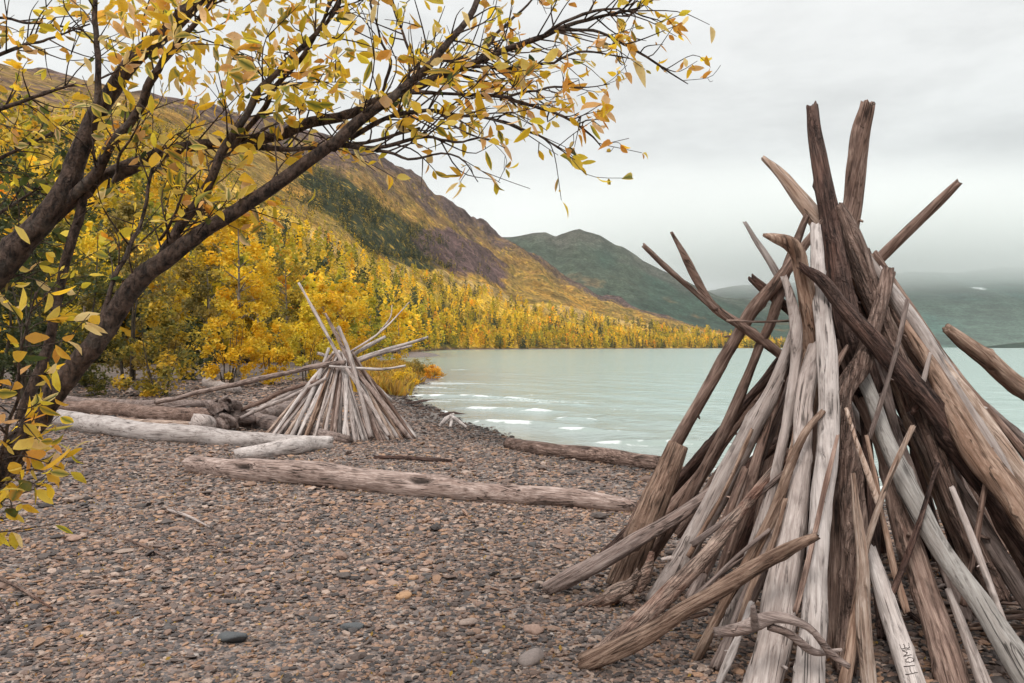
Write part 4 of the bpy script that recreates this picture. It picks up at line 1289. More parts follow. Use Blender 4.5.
# low clutter of dead sticks inside the shelter
r_ = np.random.default_rng(77)
for k in range(26):
    px = r_.uniform(905, 1035); py = r_.uniform(520, 660)
    d = hit(px, py); p = W(px, py, d)
    a = r_.normal(0.1, .35); L = r_.uniform(.18, .4)
    dx, dy = math.cos(a) * L, math.sin(a) * L
    zz = [gz(p[0] - dx, p[1] - dy), gz(p[0] + dx, p[1] + dy)]
    lift = r_.uniform(.01, .09)
    build_log('driftwood_stick', 'thin brown stick in the litter on the ground inside the large shelter', 'stick', ['tan', 'brown', 'grey'][k % 3],
              [(p[0] - dx, p[1] - dy, zz[0] + lift), (p[0], p[1], (zz[0] + zz[1]) / 2 + lift + .02), (p[0] + dx, p[1] + dy, zz[1] + lift)], [.008, .013, .009],
              'thin sticks littering the inside of the large shelter', kn=1, k=8, ring=.05)

# curled root and gnarled root at the feet of the large shelter
pole('curled smooth grey root draped over the front pole feet', 'grey',
     [(848, 668, 8), (830, 655, 10), (812, 632, 11), (794, 622, 14), (772, 618, 17), (754, 624, 22), (735, 630, 20), (712, 632, 14)], 3.42, 3.5, kn=5,
     name='driftwood_root', cat='root', group='roots by the large shelter',
     fork=[([(753, 606, 7), (754, 616, 10), (755, 628, 12)], 3.40, 3.45), ([(842, 650, 5), (815, 652, 10), (790, 634, 14), (768, 626, 14)], 3.5, 3.48)])
pole('gnarled reddish root lying before the squared post', 'red',
     [(556, 607, 9), (580, 606, 13), (604, 602, 17), (622, 592, 24), (634, 584, 20), (640, 570, 12)], 4.95, 4.9, kn=12, rough=.5,
     name='driftwood_root', cat='root', group='roots by the large shelter',
     fork=[([(608, 626, 6), (604, 612, 8), (610, 600, 12)], 4.86, 4.92), ([(640, 612, 8), (630, 600, 12), (620, 594, 16)], 4.85, 4.9),
           ([(652, 552, 8), (646, 572, 14), (636, 588, 18)], 4.95, 4.92)])


# carved letters on the pale log: dark cut strokes laid along the surface
def lettering(obj, P, R):
    cut, nt, b, out = new_mat('carved_groove')
    b.inputs['Base Color'].default_value = (.06, .045, .038, 1); b.inputs['Roughness'].default_value = .9
    mw = np.array(obj.matrix_world.inverted())
    A = W(913.5, 673, 3.66); Bp = W(904.5, 645, 3.72)         # start (H) and end (E) on the log axis side facing us
    up = (Bp - A)
    glyph = {'H': [((0, 0), (0, 1)), ((.7, 0), (.7, 1)), ((0, .5), (.7, .5))],
             'O': [((.12, 0), (0, .5)), ((0, .5), (.15, 1)), ((.15, 1), (.55, 1)), ((.55, 1), (.7, .5)), ((.7, .5), (.58, 0)), ((.58, 0), (.12, 0))],
             'M': [((0, 0), (0, 1)), ((0, 1), (.38, .45)), ((.38, .45), (.76, 1)), ((.76, 1), (.76, 0))],
             'E': [((0, 0), (0, 1)), ((0, 0), (.6, 0)), ((0, .5), (.5, .5)), ((0, 1), (.6, 1))]}
    bv = obj.data
    from mathutils.bvhtree import BVHTree
    bvh = BVHTree.FromPolygons([v.co for v in bv.vertices], [p.vertices[:] for p in bv.polygons])
    g = Geo()
    r2 = np.random.default_rng(4)
    pos = 0.0
    inv = obj.matrix_world.inverted()
    cam = inv @ Vector((0, 0, CAMZ))
    for ch, sc in (('H', 1.25), ('O', .8), ('M', .85), ('E', .9)):
        for (u0, v0), (u1, v1) in glyph[ch]:
            pts = []
            for t in np.linspace(0, 1, 6):
                u = pos + (u0 + (u1 - u0) * t) * sc; v = (v0 + (v1 - v0) * t) * sc
                # text runs up the log, letter tops point to picture left
                u += r2.normal(0, .025); v += r2.normal(0, .03)
                ipx = 912.0 + 5.5 * 1 - u * 2.75 - v * 9.2; ipy = 672.5 - u * 8.6 + v * 1.6
                w = inv @ Vector(W(ipx, ipy, 3.7))
                h, nrm, _, _ = bvh.ray_cast(cam, (w - cam).normalized())
                if h is None: continue
                pts.append(np.array(h) + np.array(nrm) * .0006)
            if len(pts) > 3:
                g.add(*tube(np.array(pts), np.linspace(*r2.uniform(.0011, .0026, 2), len(pts)), 6))
        pos += {'H': 1.0, 'O': .98, 'M': 1.02, 'E': .9}[ch] * sc
    if g.n:
        link('carved_lettering', g.mesh('carved_lettering', cut), obj)


bpy.context.view_layer.update()
lettering(*CARVED)


# ---- logs lying on the beach: centre line in the picture, resting on the ground
def lying(label, pal, path, name='driftwood_log', cat='log', group='driftwood logs lying on the beach', lift=0.0, **kw):
    pts, rad = [], []
    for (px, py, w) in path:
        d = hit(px, py + w * .5)
        rr = w / 2 / F * d
        p = W(px, py, d)
        pts.append((p[0], d + rr * .3, gz(p[0], d) + rr * .74 + lift)); rad.append(rr)
    kw.setdefault('wander', .22); kw.setdefault('rough', .10)
    return build_log(name, label, cat, pal, pts, rad, group, **kw)


lying('long cracked grey log stretched across the open gravel', 'worn',
      [(188, 463, 19), (240, 466, 25), (310, 472, 27), (380, 479, 27), (440, 485, 25), (470, 490, 22), (520, 493, 22), (575, 497, 22), (636, 504, 16)], kn=5, ridge=.12, rough=.08, jag=.6, ring=.05, k=28, holes=[(.19, .42, .5, .2), (.60, .5, .55, .7)])
lying('long silvery log curving away from the willow trunk', 'white', [(58, 417, 20), (110, 425, 20), (170, 432, 19), (240, 437, 18), (330, 442, 14)], kn=5, ring=.1)
lying('dark brown log behind the silvery curving log', 'brown', [(60, 405, 15), (110, 407, 16), (160, 412, 17), (212, 415, 18)], kn=4, ring=.1)
lying('flat weathered grey log farthest back behind the willow trunk', 'grey', [(55, 398, 9), (110, 402, 9), (170, 404, 9), (225, 402, 8)], kn=2, ring=.1)
lying('short pale split plank between the silvery and the brown log', 'fresh', [(118, 421, 8), (160, 423, 8), (206, 425, 7)], kn=1, ring=.1, name='driftwood_plank', cat='plank')
lying('grey log with dark bark patches running to the small shelter', 'grey', [(236, 414, 16), (262, 420, 17), (290, 427, 15), (350, 439, 9)], kn=4, ring=.08)
lying('short bleached log with a rusty broken end', 'white', [(234, 453, 14), (262, 450, 16), (290, 446, 17), (308, 443, 16), (328, 441, 15)], kn=6, ring=.05, jag=.7, stubs=1)
lying('short round log lying near the bushes behind the leaning pole', 'pale', [(206, 381, 11), (220, 385, 11), (236, 389, 10)], kn=2, ring=.1)
lying('long reddish brown log lying along the waterline', 'bark', [(508, 443, 11), (545, 448, 15), (590, 453, 17), (625, 457, 18), (662, 463, 18)], kn=6, ring=.07, ridge=.2, k=20)
lying('blackened strip of wet bark on the gravel beyond the cracked log', 'dark', [(374, 457, 4), (400, 457, 6), (425, 459, 5), (452, 461, 3)], kn=4, ring=.07, rough=.5, name='bark_strip', cat='bark')
lying('stubby grey log end under the fan of the small shelter', 'grey', [(262, 414, 13), (280, 408, 14), (300, 402, 12)], kn=2, ring=.08)
lying('low dark driftwood limb at the waterline below the grassy spit', 'dark', [(408, 403, 3), (425, 401, 4), (446, 400, 4)], kn=2, ring=.15)
lying('thin dark driftwood limb in the shallows farther along the spit', 'dark', [(440, 415, 2.5), (452, 413, 4), (472, 416, 3)], kn=2, ring=.15)
# root plate (upturned stump) on the brown log
d = hit(215, 432)
c = W(216, 414, d)
def rp(px, py, dd=0): return W(px, py, d + dd)
build_log('driftwood_stump', 'upturned stump with a dark hollow root end among the pale logs', 'stump', 'grey',
          [rp(250, 417, .8), rp(236, 415, .35), rp(226, 414, .05), rp(221, 414, -.1)], [.13, .17, .27, .33], 'driftwood logs lying on the beach', kn=14, rough=.6, ridge=.5, jag=.7, ring=.03, k=26,
          holes=[(.97, .5, .5, .1), (.8, .3, .3, .3)],
          forks=[([rp(224, 408), rp(222, 401, -.05), rp(228, 396, -.05)], [.12, .07, .03]), ([rp(220, 410), rp(212, 404, -.05), rp(208, 402, 0)], [.1, .07, .04]),
                 ([rp(222, 420), rp(226, 427, -.15), rp(225, 433, -.15)], [.12, .09, .05]), ([rp(222, 416), rp(234, 420, -.15), rp(238, 427, -.15)], [.1, .07, .03])])
d = hit(200, 437)
build_log('driftwood_stump', 'pale knobbly lump of root wood leaning on the hollow stump', 'stump', 'pale',
          [rp(192, 420, .1), rp(199, 424, 0), rp(207, 431, -.05)], [.10, .17, .12], 'driftwood logs lying on the beach', kn=14, rough=.5, ridge=.4, jag=.5, ring=.03, k=20)
# small bleached root beside the water
d = hit(452, 428)
build_log('driftwood_root', 'small bleached root standing on its prongs by the water', 'root', 'white',
          [W(438, 429, d), W(446, 420, d), W(454, 414, d + .1)], [.035, .05, .02], 'driftwood roots at the waterline', kn=4, ring=.05,
          forks=[([W(466, 427, d), W(458, 421, d), W(450, 415, d)], [.03, .045, .03]), ([W(450, 427, d - .2), W(452, 420, d), W(451, 414, d)], [.03, .04, .03])])


# ---- the small shelter
SG = 'poles of the small stick shelter'


def stick(label, pal, path, d0, d1, **kw):
    kw.setdefault('k', 9); kw.setdefault('ring', .12); kw.setdefault('kn', 2); kw.setdefault('group', SG)
    path = [(a, b, c * .8) for a, b, c in path]
    return pole(label, pal, path, d0, d1, **kw)


stick('long thin pole rising highest from the small shelter', 'pale', [(299, 283, 4), (318, 318, 6), (336, 352, 7), (362, 392, 8), (388, 437, 9)], 15.2, 14.2)
stick('second tallest pole of the small shelter, straight and thick', 'worn', [(325, 313, 5), (337, 336, 7), (350, 362, 8), (382, 402, 9), (406, 434, 9)], 15.0, 14.3)
stick('stout short pole ending just above the small shelter peak', 'pale', [(338, 326, 7), (346, 346, 8), (356, 380, 8), (372, 438, 9)], 14.8, 14.2)
stick('thick long pole propped almost flat against the small shelter', 'worn', [(346, 362, 8), (318, 366, 9), (270, 376, 9), (210, 390, 9), (156, 402, 9)], 14.6, 17.6, k=12)
stick('branching twig spreading up beyond the small shelter peak', 'pale', [(409, 302, 1.5), (395, 318, 2.5), (378, 334, 3.5), (350, 352, 4)], 15.8, 15.0,
      fork=[([(392, 305, 1.2), (390, 318, 2), (378, 334, 2.5)], 15.7, 15.5)])
stick('upper of the bleached poles reaching toward the lake from the small shelter', 'white', [(428, 337, 4), (398, 346, 6), (368, 356, 7), (330, 372, 8), (280, 400, 8)], 15.4, 16.2)
stick('middle bleached pole reaching toward the lake from the small shelter', 'pale', [(412, 346, 4), (388, 352, 6), (362, 360, 7), (320, 378, 8), (262, 406, 8)], 15.2, 16.0)
stick('short thick bleached pole nearest the small shelter peak', 'white', [(386, 337, 6), (370, 346, 8), (350, 358, 8), (318, 384, 8), (286, 414, 8)], 15.1, 15.4)
stick('lowest bleached pole pointing over the orange grass', 'white', [(405, 366, 5), (384, 369, 5), (358, 368, 5), (330, 366, 6)], 14.7, 14.6)
stick('short crooked pole end behind the small shelter peak', 'pale', [(318, 354, 6), (334, 360, 7), (360, 374, 7), (392, 400, 8)], 15.3, 16.3)
stick('dark pole lying low into the side of the small shelter', 'brown', [(318, 380, 6), (280, 393, 8), (245, 408, 8), (224, 418, 8)], 14.8, 15.8)
stick('pale pole lying low beside the dark one at the small shelter', 'pale', [(326, 378, 6), (292, 396, 8), (262, 408, 8), (238, 419, 8)], 14.7, 15.5)
r_ = np.random.default_rng(19)
nf = 46
for i in range(nf):
    t = i / (nf - 1)
    a = math.radians(200 + t * 165)                # front arc of the base
    cx, cy = (342 - CX) / F * 15.2, 15.2
    R0 = 1.32 + r_.uniform(-.12, .1)
    bx, by = cx + R0 * math.cos(a) * 1.05, cy + R0 * math.sin(a) * .8
    top = np.array([cx + r_.normal(0, .06) + .1 * math.cos(a), cy + .12 * math.sin(a) + r_.normal(0, .05), 1.42 + r_.uniform(-.12, .16)])
    base = np.array([bx, by, gz(bx, by) - .02])
    mid = (top + base) / 2 + r_.normal(0, .025, 3)
    w = r_.uniform(.02, .048)
    build_log('driftwood_pole', 'slim weathered pole in the close set front fan of the small shelter', 'pole', ['pale', 'white', 'fresh', 'worn', 'tan', 'white', 'brown'][r_.integers(0, 7)],
              [top, mid, base], [w * .7, w * .95, w * 1.1], 'slim poles in the front fan of the small shelter', kn=2, k=9, ring=.1)
for i in range(9):
    a = math.radians(10 + i * 20)
    cx, cy = (342 - CX) / F * 15.2, 15.2
    bx, by = cx + 1.35 * math.cos(a), cy + 1.2 * math.sin(a)
    build_log('driftwood_pole', 'shaded pole on the far side of the small shelter', 'pole', 'brown',
              [(cx, cy + .1, 1.4), ((bx + cx) / 2, (by + cy) / 2, .7), (bx, by, gz(bx, by) - .02)], [.03, .04, .05], 'shaded poles on the far side of the small shelter', kn=1, k=8, ring=.12)

for i in range(22):
    x0, y0 = at(r_.uniform(150, 300), r_.uniform(16.5, 20.5)); a = r_.uniform(-.5, .9); L = r_.uniform(.25, .8)
    w = r_.uniform(.015, .045)
    build_log('driftwood_stick', 'short stick in the scattered wood litter between pale logs and small shelter', 'stick', ['grey', 'worn', 'tan', 'brown', 'white'][i % 5],
              [(x0 - math.cos(a) * L, y0 - math.sin(a) * L, gz(x0, y0) + w * .6), (x0, y0, gz(x0, y0) + w + .02), (x0 + math.cos(a) * L, y0 + math.sin(a) * L, gz(x0, y0) + r_.uniform(.02, .16))],
              [w, w * .9, w * .5], 'scattered wood litter by the small shelter', kn=2, k=8, ring=.1, rough=.25)
# loose twigs on the gravel
for k, (lb, pal, a, b_, w) in enumerate([
    ('thin red brown twig lying on the gravel at the picture edge', 'red', (-20, 572), (52, 612), 3.5),
    ('thin dark twig crossing the red brown twig', 'dark', (-8, 600), (8, 618), 3),
    ('short pale twig on the gravel in front of the cracked log', 'pale', (168, 512), (210, 530), 3),
    ('long thin twig on the open gravel', 'brown', (120, 540), (168, 562), 2.5),
    ('bent grey twig on the gravel below the blackened bark', 'grey', (352, 602), (392, 592), 2.5),
]):
    lying(lb, pal, [(a[0], a[1], w), ((a[0] + b_[0]) / 2, (a[1] + b_[1]) / 2 - 2, w), (b_[0], b_[1], w * .6)], name='twig', cat='twig', group='twigs on the gravel', lift=.025, k=8, kn=1, ring=.05)


# ------------------------------------------------------------------ the leaning willow
def willow():
    r = np.random.default_rng(3)
    root = bpy.data.objects.new('willow_tree', None); COL.objects.link(root)
    bx, by = -1.95, 2.3
    org = np.array([bx, by, gz(bx, by)])
    root.location = org
    tag(root, 'leaning willow with dark stems and thin yellow autumn leaves', 'tree')
    leaves = []          # (pos, dir, size, colour key)

    def img(path, d0, d1):
        return image_log(path, d0, d1, .77)

    stems = []
    # (part name, path (px,py,w), depth start, depth end, twig density, leaf key)
    base = (-165, 905, 80)
    L = [
        ('trunk', [base, (-120, 600, 54), (-60, 345, 45), (8, 264, 40), (60, 200, 34), (79, 152, 29), (104, 104, 28), (134, 60, 27), (160, 36, 25), (192, 6, 22), (236, -60, 16)], 2.3, 2.4, 2.6, 'y'),
        ('trunk', [(-150, 905, 62), (-72, 580, 52), (8, 458, 42), (59, 388, 35), (105, 330, 31), (137, 284, 29), (182, 248, 28), (250, 202, 25), (310, 160, 22), (345, 135, 18)], 2.25, 2.15, 2, 'y'),
        ('trunk', [(-178, 905, 50), (-165, 640, 44), (-140, 400, 38), (-118, 240, 32), (-100, 110, 26), (-88, 20, 20), (-80, -60, 14)], 2.32, 2.75, 2.0, 'y'),
        ('branch', [(38, 228, 22), (64, 206, 23), (90, 188, 22), (125, 168, 22), (175, 150, 18), (230, 143, 16), (285, 132, 15), (340, 116, 14), (400, 92, 13), (455, 72, 10), (520, 46, 8), (575, 24, 6), (640, 8, 3)], 2.375, 2.5, 16, 'y'),
        ('branch', [(330, 148, 20), (352, 128, 17), (390, 98, 13), (430, 62, 11), (470, 12, 9), (500, -40, 6)], 2.15, 2.25, 8, 'y'),
        ('branch', [(44, 221, 15), (70, 200, 16), (94, 174, 16), (122, 132, 14), (148, 86, 12), (170, 52, 9), (205, 10, 7), (235, -40, 5)], 2.385, 2.2, 10, 'y'),
        ('branch', [(97, 118, 9), (96, 60, 8), (95, 0, 7), (94, -60, 6)], 2.3, 2.3, 4, 'y'),
        ('branch', [(20, 420, 17), (45, 350, 15), (60, 290, 14), (78, 220, 13), (84, 190, 12)], 2.42, 2.38, 2, 'g'),
        ('branch', [(112, 318, 13), (140, 290, 13), (172, 240, 14), (205, 190, 14), (226, 146, 12), (250, 104, 10), (290, 60, 7), (332, 14, 6), (352, -30, 4)], 2.2, 2.3, 12, 'y'),
        ('branch', [(100, 330, 12), (108, 300, 8), (118, 268, 7), (140, 228, 6), (150, 180, 5), (158, 150, 3)], 2.15, 2.3, 6, 'y'),
        ('branch', [(232, 148, 9), (252, 120, 8), (280, 80, 7), (308, 46, 6), (330, 4, 5), (338, -20, 4)], 2.4, 2.3, 10, 'y'),
        ('branch', [(560, 30, 5), (600, 33, 4), (632, 48, 4), (660, 66, 3), (688, 84, 1.2)], 2.48, 2.55, 6, 'o'),
        ('branch', [(545, 34, 4), (580, 14, 4), (620, 10, 3), (652, 18, 2), (662, 22, 1)], 2.45, 2.5, 5, 'o'),
        ('branch', [(465, 66, 5), (510, 68, 5), (552, 62, 4), (590, 52, 3), (636, 60, 1.2)], 2.45, 2.4, 8, 'o'),
        ('branch', [(410, 92, 7), (455, 94, 5), (510, 98, 5), (556, 112, 4), (590, 134, 3), (602, 148, 1.2)], 2.3, 2.3, 12, 'o'),
        ('branch', [(350, 138, 8), (392, 118, 6), (440, 112, 5), (500, 122, 4), (548, 142, 3), (575, 160, 1.2)], 2.2, 2.2, 12, 'y'),
        ('branch', [(335, 144, 9), (378, 150, 6), (420, 138, 5), (456, 142, 3.5), (480, 136, 2), (505, 148, 1)], 2.18, 2.1, 7, 'y'),
        ('branch', [(372, 150, 5), (410, 156, 4), (440, 154, 3), (462, 160, 2.4), (478, 182, 1)], 2.17, 2.1, 3, 'y'),
        ('branch', [(240, 146, 9), (300, 148, 7), (360, 142, 5), (420, 128, 4)], 2.35, 2.25, 6, 'y'),
        ('branch', [(480, 58, 5), (500, 30, 4), (528, 4, 3), (545, -20, 2)], 2.5, 2.6, 8, 'o'),
        ('branch', [(420, 70, 5), (405, 40, 4), (395, 10, 3), (390, -20, 2)], 2.4, 2.5, 6, 'y'),
        ('branch', [(380, 100, 5), (392, 60, 4), (380, 35, 3), (370, 0, 2)], 2.4, 2.3, 6, 'y'),
        ('branch', [(500, 100, 4), (540, 88, 3), (575, 90, 2.4), (610, 84, 1)], 2.35, 2.4, 9, 'o'),
        ('branch', [(-97, 96, 9), (-55, 66, 7), (0, 52, 5), (40, 40, 4), (90, 24, 2)], 2.68, 2.6, 8, 'y'),
        ('branch', [(-92, 50, 8), (-50, 28, 6), (0, 18, 4), (40, 24, 3.5), (84, 30, 2)], 2.7, 2.6, 6, 'y'),
        ('branch', [(-107, 165, 10), (-60, 128, 8), (0, 108, 6), (45, 92, 5), (76, 84, 2)], 2.6, 2.6, 9, 'y'),
        ('branch', [(-115, 215, 10), (-60, 184, 8), (0, 160, 5), (40, 140, 4), (72, 120, 2)], 2.6, 2.9, 10, 'g'),
        ('branch', [(-125, 290, 10), (-60, 246, 8), (0, 215, 5), (30, 195, 4), (55, 180, 2)], 2.55, 3.0, 12, 'g'),
        ('branch', [(-132, 345, 10), (-70, 296, 8), (-10, 262, 5), (20, 240, 4), (50, 240, 2)], 2.5, 3.0, 10, 'g'),
        ('branch', [(-112, 590, 10), (-45, 545, 8), (-6, 495, 6), (6, 440, 4.5), (16, 390, 4), (24, 335, 3), (36, 292, 2)], 2.28, 1.86, 14, 'n'),
        ('branch', [(110, 190, 6), (122, 160, 4), (128, 140, 3), (140, 120, 2)], 2.3, 2.2, 6, 'y'),
        ('branch', [(160, 240, 5), (175, 215, 4), (185, 190, 3), (200, 170, 2)], 2.2, 2.1, 5, 'y'),
    ]
    for bi, (nm, path, d0, d1, dens, key) in enumerate(L):
        pts, rad = img(path, d0, d1)
        rad = rad * (.80 if nm == 'trunk' else .92)
        P4 = np.concatenate([pts, rad[:, None]], 1)
        ln = np.linalg.norm(np.diff(pts, axis=0), axis=1).sum()
        m = int(np.clip(ln / .02, 16, 130))
        Q = catmull(P4, m)
        P, R = Q[:, :3].copy(), np.maximum(Q[:, 3], .0012)
        t = np.linspace(0, 1, m)
        amp = np.clip(.012 - R * .1, .003, .012)
        for c in range(3):
            P[:, c] += amp * np.sin(t * 3.14) * fbm(np.stack([t * ln * 9, t * 0 + bi * 7.3, t * 0 + c * 5], -1), 500 + c, 3) * 1.6
        g = Geo()
        big = nm == 'trunk'
        g.add(*tube(P, R, 20 if big else 10, bi + 900, .14, .07, .3, [(r.uniform(0, 6.28), r.uniform(.2, .95), .5, .3) for _ in range(8 if big else 4)]))
        T, N, B = frames(P)
        # twigs growing from this limb
        ntw = int(dens * ln * 3.0) + 2
        for _ in range(ntw):
            lo = .35 if big else .18
            tt = r.uniform(lo, 1.0)
            i = min(int(tt * (m - 1)), m - 1)
            px_here = CX + P[i][0] / P[i][1] * F
            a = r.uniform(0, 6.28)
            side = N[i] * math.cos(a) + B[i] * math.sin(a)
            dr = T[i] * r.uniform(.3, 1.0) + side * r.uniform(.5, 1.0) + np.array([.12, 0, .12])
            if nm == 'trunk': dr = dr * np.array([1, 1, 1]) + np.array([0, 0, .3])
            dr /= np.linalg.norm(dr)
            tl = r.uniform(.07, .26) * {'y': 1.1, 'o': .5}.get(key, .8)
            dr[2] = max(dr[2], -.35)
            p1 = P[i] + dr * tl * .5 + r.normal(0, .016, 3)
            p2 = P[i] + dr * tl + r.normal(0, .03, 3) + np.array([0, 0, r.uniform(-.03, .03)])
            S = catmull([P[i], p1, p2], 8)
            r0 = min(R[i] * .6, .0028)
            g.add(*tube(S, np.linspace(r0, .0009, 8), 5))
            if r.random() < .55:
                j = r.integers(3, 6)
                d2 = dr + r.normal(0, .6, 3); d2 /= np.linalg.norm(d2)
                S2 = catmull([S[j], S[j] + d2 * tl * .3, S[j] + d2 * tl * .55 + r.normal(0, .01, 3)], 6)
                g.add(*tube(S2, np.linspace(r0 * .7, .0008, 6), 5))
                for q in range(r.integers(0, 4)):
                    leaves.append((S2[r.integers(2, 6)], d2 + r.normal(0, .6, 3), key))
            # the outer crown is thinner than the inside
            pl = 1.0 if px_here < 330 else .85
            for q in range(r.integers(2, 7)):
                if r.random() < pl:
                    leaves.append((S[r.integers(3, 8)], dr + r.normal(0, .7, 3), key))
        link(nm, g.mesh(nm, BARK, origin=org), root)
    # extra leaf sprays along the dense upper crown
    for _ in range(240):
        px = r.uniform(110, 350); py = r.uniform(-25, 105) if px > 200 else r.uniform(-25, 80)
        d = r.uniform(2.0, 2.6)
        c = W(px, py, d)
        for q in range(r.integers(1, 4)):
            leaves.append((c + r.normal(0, .018, 3), r.normal(0, 1, 3) + np.array([0, 0, -.3]), 'y'))
    V, Q_, C = [], [], []
    n0 = 0
    yl = [(.94, .64, .05), (.92, .56, .04), (.95, .70, .11), (.82, .64, .06), (.96, .74, .34), (.95, .72, .18)]
    og = [(.88, .46, .08), (.90, .52, .20), (.84, .38, .07), (.92, .62, .34), (.84, .50, .06)]
    gr = [(.07, .10, .03), (.10, .13, .035), (.16, .17, .035), (.30, .26, .035), (.05, .075, .03)]
    us = np.array([0, .18, .42, .68, .88, 1.0])
    ws = np.array([.05, .62, 1.0, .86, .42, .0])
    for (p, dr, key) in leaves:
        dr = dr / (np.linalg.norm(dr) + 1e-9)
        dr = dr + np.array([0, 0, -.35]); dr /= np.linalg.norm(dr)
        side = np.cross(dr, r.normal(size=3)); side /= np.linalg.norm(side) + 1e-9
        nrm = np.cross(side, dr)
        L_ = r.uniform(.018, .056) if r.random() < .5 else r.uniform(.03, .05) * (1.0 if key != 'o' else .78) * (1.28 if key == 'n' else 1)
        w = L_ * r.uniform(.17, .31)
        curl = r.normal(0, .5); skew = r.normal(0, .14); rag = r.uniform(.8, 1.15, (2, 6)); fold = r.uniform(.0, .75)
        mid = p + dr * L_ * (us[:, None] + .12) + nrm * (curl * L_ * us ** 2)[:, None]
        mid = mid + side * (skew * L_ * us ** 2)[:, None]
        lft = mid + side * (w * ws * rag[0])[:, None] + nrm * (fold * w * ws)[:, None]
        rgt = mid - side * (w * ws * rag[1])[:, None] + nrm * (fold * w * ws)[:, None]
        if key == 'g':
            pal = gr if r.random() < .72 else yl
        elif key == 'o':
            pal = og if r.random() < .6 else yl
        else:
            pal = yl if r.random() < .74 else (og if r.random() < .86 else gr)
        ec = np.array(pal[r.integers(0, len(pal))]) * r.uniform(.8, 1.12)
        mc = ec * .92
        if key in 'yn' and r.random() < .22:              # still green along the middle
            mc = np.array((.13, .18, .05))
        vv = np.concatenate([mid, lft, rgt])
        V.append(vv)
        C.append(np.concatenate([np.tile(mc, (6, 1)), np.tile(ec, (12, 1))]))
        k = np.arange(5)
        Q_.append(np.concatenate([np.stack([k, k + 1, k + 7, k + 6], -1), np.stack([k + 1, k, k + 12, k + 13], -1)]) + n0)
        n0 += 18
    me = mk_mesh('crown', np.concatenate(V) - org, [np.concatenate(Q_)], LEAF, True, {'col': np.concatenate(C)})
    link('crown', me, root)
    print('willow leaves', len(leaves))


willow()

# fallen leaves on the gravel near the willow (countless)
r_ = np.random.default_rng(8)
n = 6500
rr = r_.uniform(2.8, 15, n); aa = np.radians(r_.uniform(-40, 30, n))
x, y = np.sin(aa) * rr, np.cos(aa) * rr
v, q, c = leaf_quads(np.stack([x, y, ground_z(x, y) + .022], -1), r_.uniform(.012, .036, n), np.array([(.42, .27, .15), (.50, .36, .22), (.36, .20, .10), (.55, .36, .08), (.30, .17, .10)])[r_.integers(0, 5, n)] * r_.uniform(.7, 1.2, (n, 1)), 12, up=2.5)
tag(link('fallen_leaves', mk_mesh('fallen_leaves', v, [q], LEAF, False, {'col': c})), 'small tan and yellow leaf scraps fallen on the gravel', 'leaves', kind='stuff')

# ------------------------------------------------------------------ air, cloud
def box(name, lo, hi, mat):
    V = np.array([(x, y, z) for x in (lo[0], hi[0]) for y in (lo[1], hi[1]) for z in (lo[2], hi[2])])
    return link(name, mk_mesh(name, V, [np.array([(0, 1, 3, 2), (4, 6, 7, 5), (0, 4, 5, 1), (2, 3, 7, 6), (0, 2, 6, 4), (1, 5, 7, 3)])], mat, False))


def vol(name, col, dens, aniso=0.15):
    m = bpy.data.materials.new(name); m.use_nodes = True
    nt = m.node_tree
    for n_ in list(nt.nodes): nt.nodes.remove(n_)
    out = nt.nodes.new('ShaderNodeOutputMaterial'); p = nt.nodes.new('ShaderNodeVolumePrincipled')
    p.inputs['Color'].default_value = (*col, 1); p.inputs['Density'].default_value = dens; p.inputs['Anisotropy'].default_value = aniso
    nt.links.new(p.outputs[0], out.inputs['Volume'])
    return m


tag(box('haze', (-4520, -4520, -4.4), (4520, 4520, 620), vol('haze_air', (.90, .965, .96), 3.4e-5)), kind='stuff')


def cloud(name, c, rad, dens, label):
    import bmesh
    bm = bmesh.new(); bmesh.ops.create_icosphere(bm, subdivisions=4, radius=1)
    V = np.array([v.co[:] for v in bm.verts]) * np.array(rad); Fc = np.array([[v.index for v in f.verts] for f in bm.faces]); bm.free()
    m = vol('cloud_vapour', (.97, .985, .98), dens, .2)
    nt = m.node_tree
    p = [n_ for n_ in nt.nodes if n_.type == 'PRINCIPLED_VOLUME'][0]
    tc_ = nt.nodes.new('ShaderNodeTexCoord').outputs['Object']
    ln = nd(nt, 'ShaderNodeVectorMath', operation='LENGTH')
    nt.links.new(mapping(nt, tc_, tuple(1 / v for v in rad)), ln.inputs[0])
    ns = noise(nt, mapping(nt, tc_, (.0007, .0007, .002)), 1.4, 3, .55)
    e = math_(nt, 'SUBTRACT', 1.0, ln.outputs['Value'], True)
    e = math_(nt, 'POWER', e, 2.0)
    e = math_(nt, 'MULTIPLY', e, math_(nt, 'ADD', .15, math_(nt, 'MULTIPLY', ns, 1.7)))
    nt.links.new(math_(nt, 'MULTIPLY', e, dens), p.inputs['Density'])
    o = link(name, mk_mesh(name, V, [Fc], m, True), loc=c)
    tag(o, label, 'cloud', kind='stuff')


cloud('low_cloud', (2800, 6600, 930), (6500, 2000, 680), 5e-3, 'low grey cloud bank hiding the top of the misty mountain')

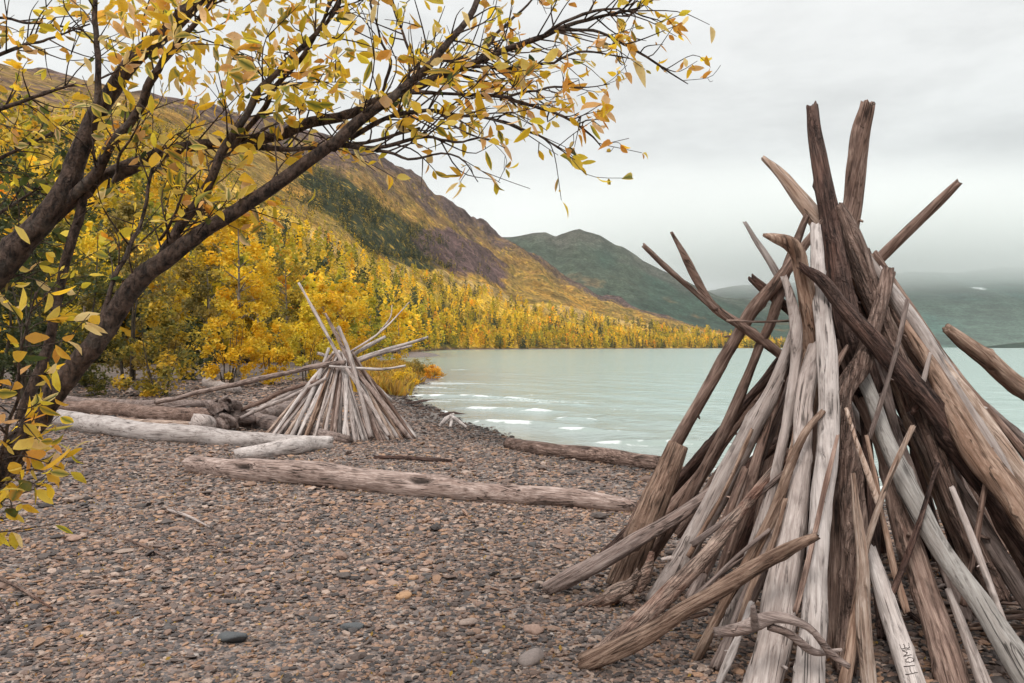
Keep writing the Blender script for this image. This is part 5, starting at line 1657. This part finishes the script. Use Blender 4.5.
# ------------------------------------------------------------------ world, sun, camera
SUN_EL, SUN_AZ = 48, 205          # degrees; azimuth clockwise from +Y (the view direction)
w = bpy.data.worlds.new('World'); scene.world = w; w.use_nodes = True
nt = w.node_tree
bg = nt.nodes['Background']
sky = nt.nodes.new('ShaderNodeTexSky'); sky.sky_type = 'NISHITA'; sky.sun_disc = False
sky.sun_elevation = math.radians(SUN_EL); sky.sun_rotation = math.radians(SUN_AZ)
tc = nt.nodes.new('ShaderNodeTexCoord').outputs['Generated']
sep = nt.nodes.new('ShaderNodeSeparateXYZ'); nt.links.new(tc, sep.inputs[0])
n1 = noise(nt, mapping(nt, tc, (1.6, 1.6, 5.5)), 1.6, 6, .55, .3)
elev = math_(nt, 'ADD', sep.outputs['Z'], math_(nt, 'MULTIPLY', math_(nt, 'SUBTRACT', n1, .5), .16))
grad = ramp(nt, elev, [(.0, (6.2, 6.4, 6.3)), (.10, (6.5, 6.7, 6.6)), (.17, (6.5, 6.68, 6.62)), (.26, (7.15, 7.28, 7.2)), (.40, (7.35, 7.42, 7.35)), (.55, (10.5, 10.5, 10.3)), (1, (14.5, 14.4, 14.1))])
n2 = noise(nt, mapping(nt, tc, (3, 3, 9)), 1.3, 6, .6, .2)
cl = mix(nt, .8, grad, ramp(nt, n2, [(.32, .80), (.5, .97), (.66, 1.07)]), 'MULTIPLY')
nt.links.new(mix(nt, .95, sky.outputs[0], cl), bg.inputs['Color'])
bg.inputs['Strength'].default_value = .1

sl = bpy.data.lights.new('sun', 'SUN'); sl.energy = 1.5; sl.angle = math.radians(14); sl.color = (1, .955, .90)
so = bpy.data.objects.new('sun', sl); COL.objects.link(so)
az, el = math.radians(SUN_AZ), math.radians(SUN_EL)
dv = Vector((math.sin(az) * math.cos(el), math.cos(az) * math.cos(el), math.sin(el)))
so.rotation_euler = dv.to_track_quat('Z', 'Y').to_euler()

cd = bpy.data.cameras.new('camera'); cam = bpy.data.objects.new('camera', cd); COL.objects.link(cam)
cam.location = (0, 0, CAMZ); cam.rotation_euler = (math.radians(90), 0, 0)
cd.sensor_fit = 'HORIZONTAL'; cd.sensor_width = 36; cd.lens = F / 1024 * 36
cd.shift_y = (HY - 341.5) / 1024
cd.clip_start = .05; cd.clip_end = 20000
scene.camera = cam

vs = scene.view_settings
vs.view_transform = 'Standard'; vs.look = 'None'; vs.exposure = .34; vs.gamma = 1; vs.use_curve_mapping = False
c = scene.cycles
c.max_bounces = 8; c.diffuse_bounces = 3; c.glossy_bounces = 2; c.transmission_bounces = 3; c.volume_bounces = 6; c.transparent_max_bounces = 8
c.use_denoising = True
c.use_adaptive_sampling = True; c.adaptive_threshold = .015
c.caustics_reflective = False; c.caustics_refractive = False
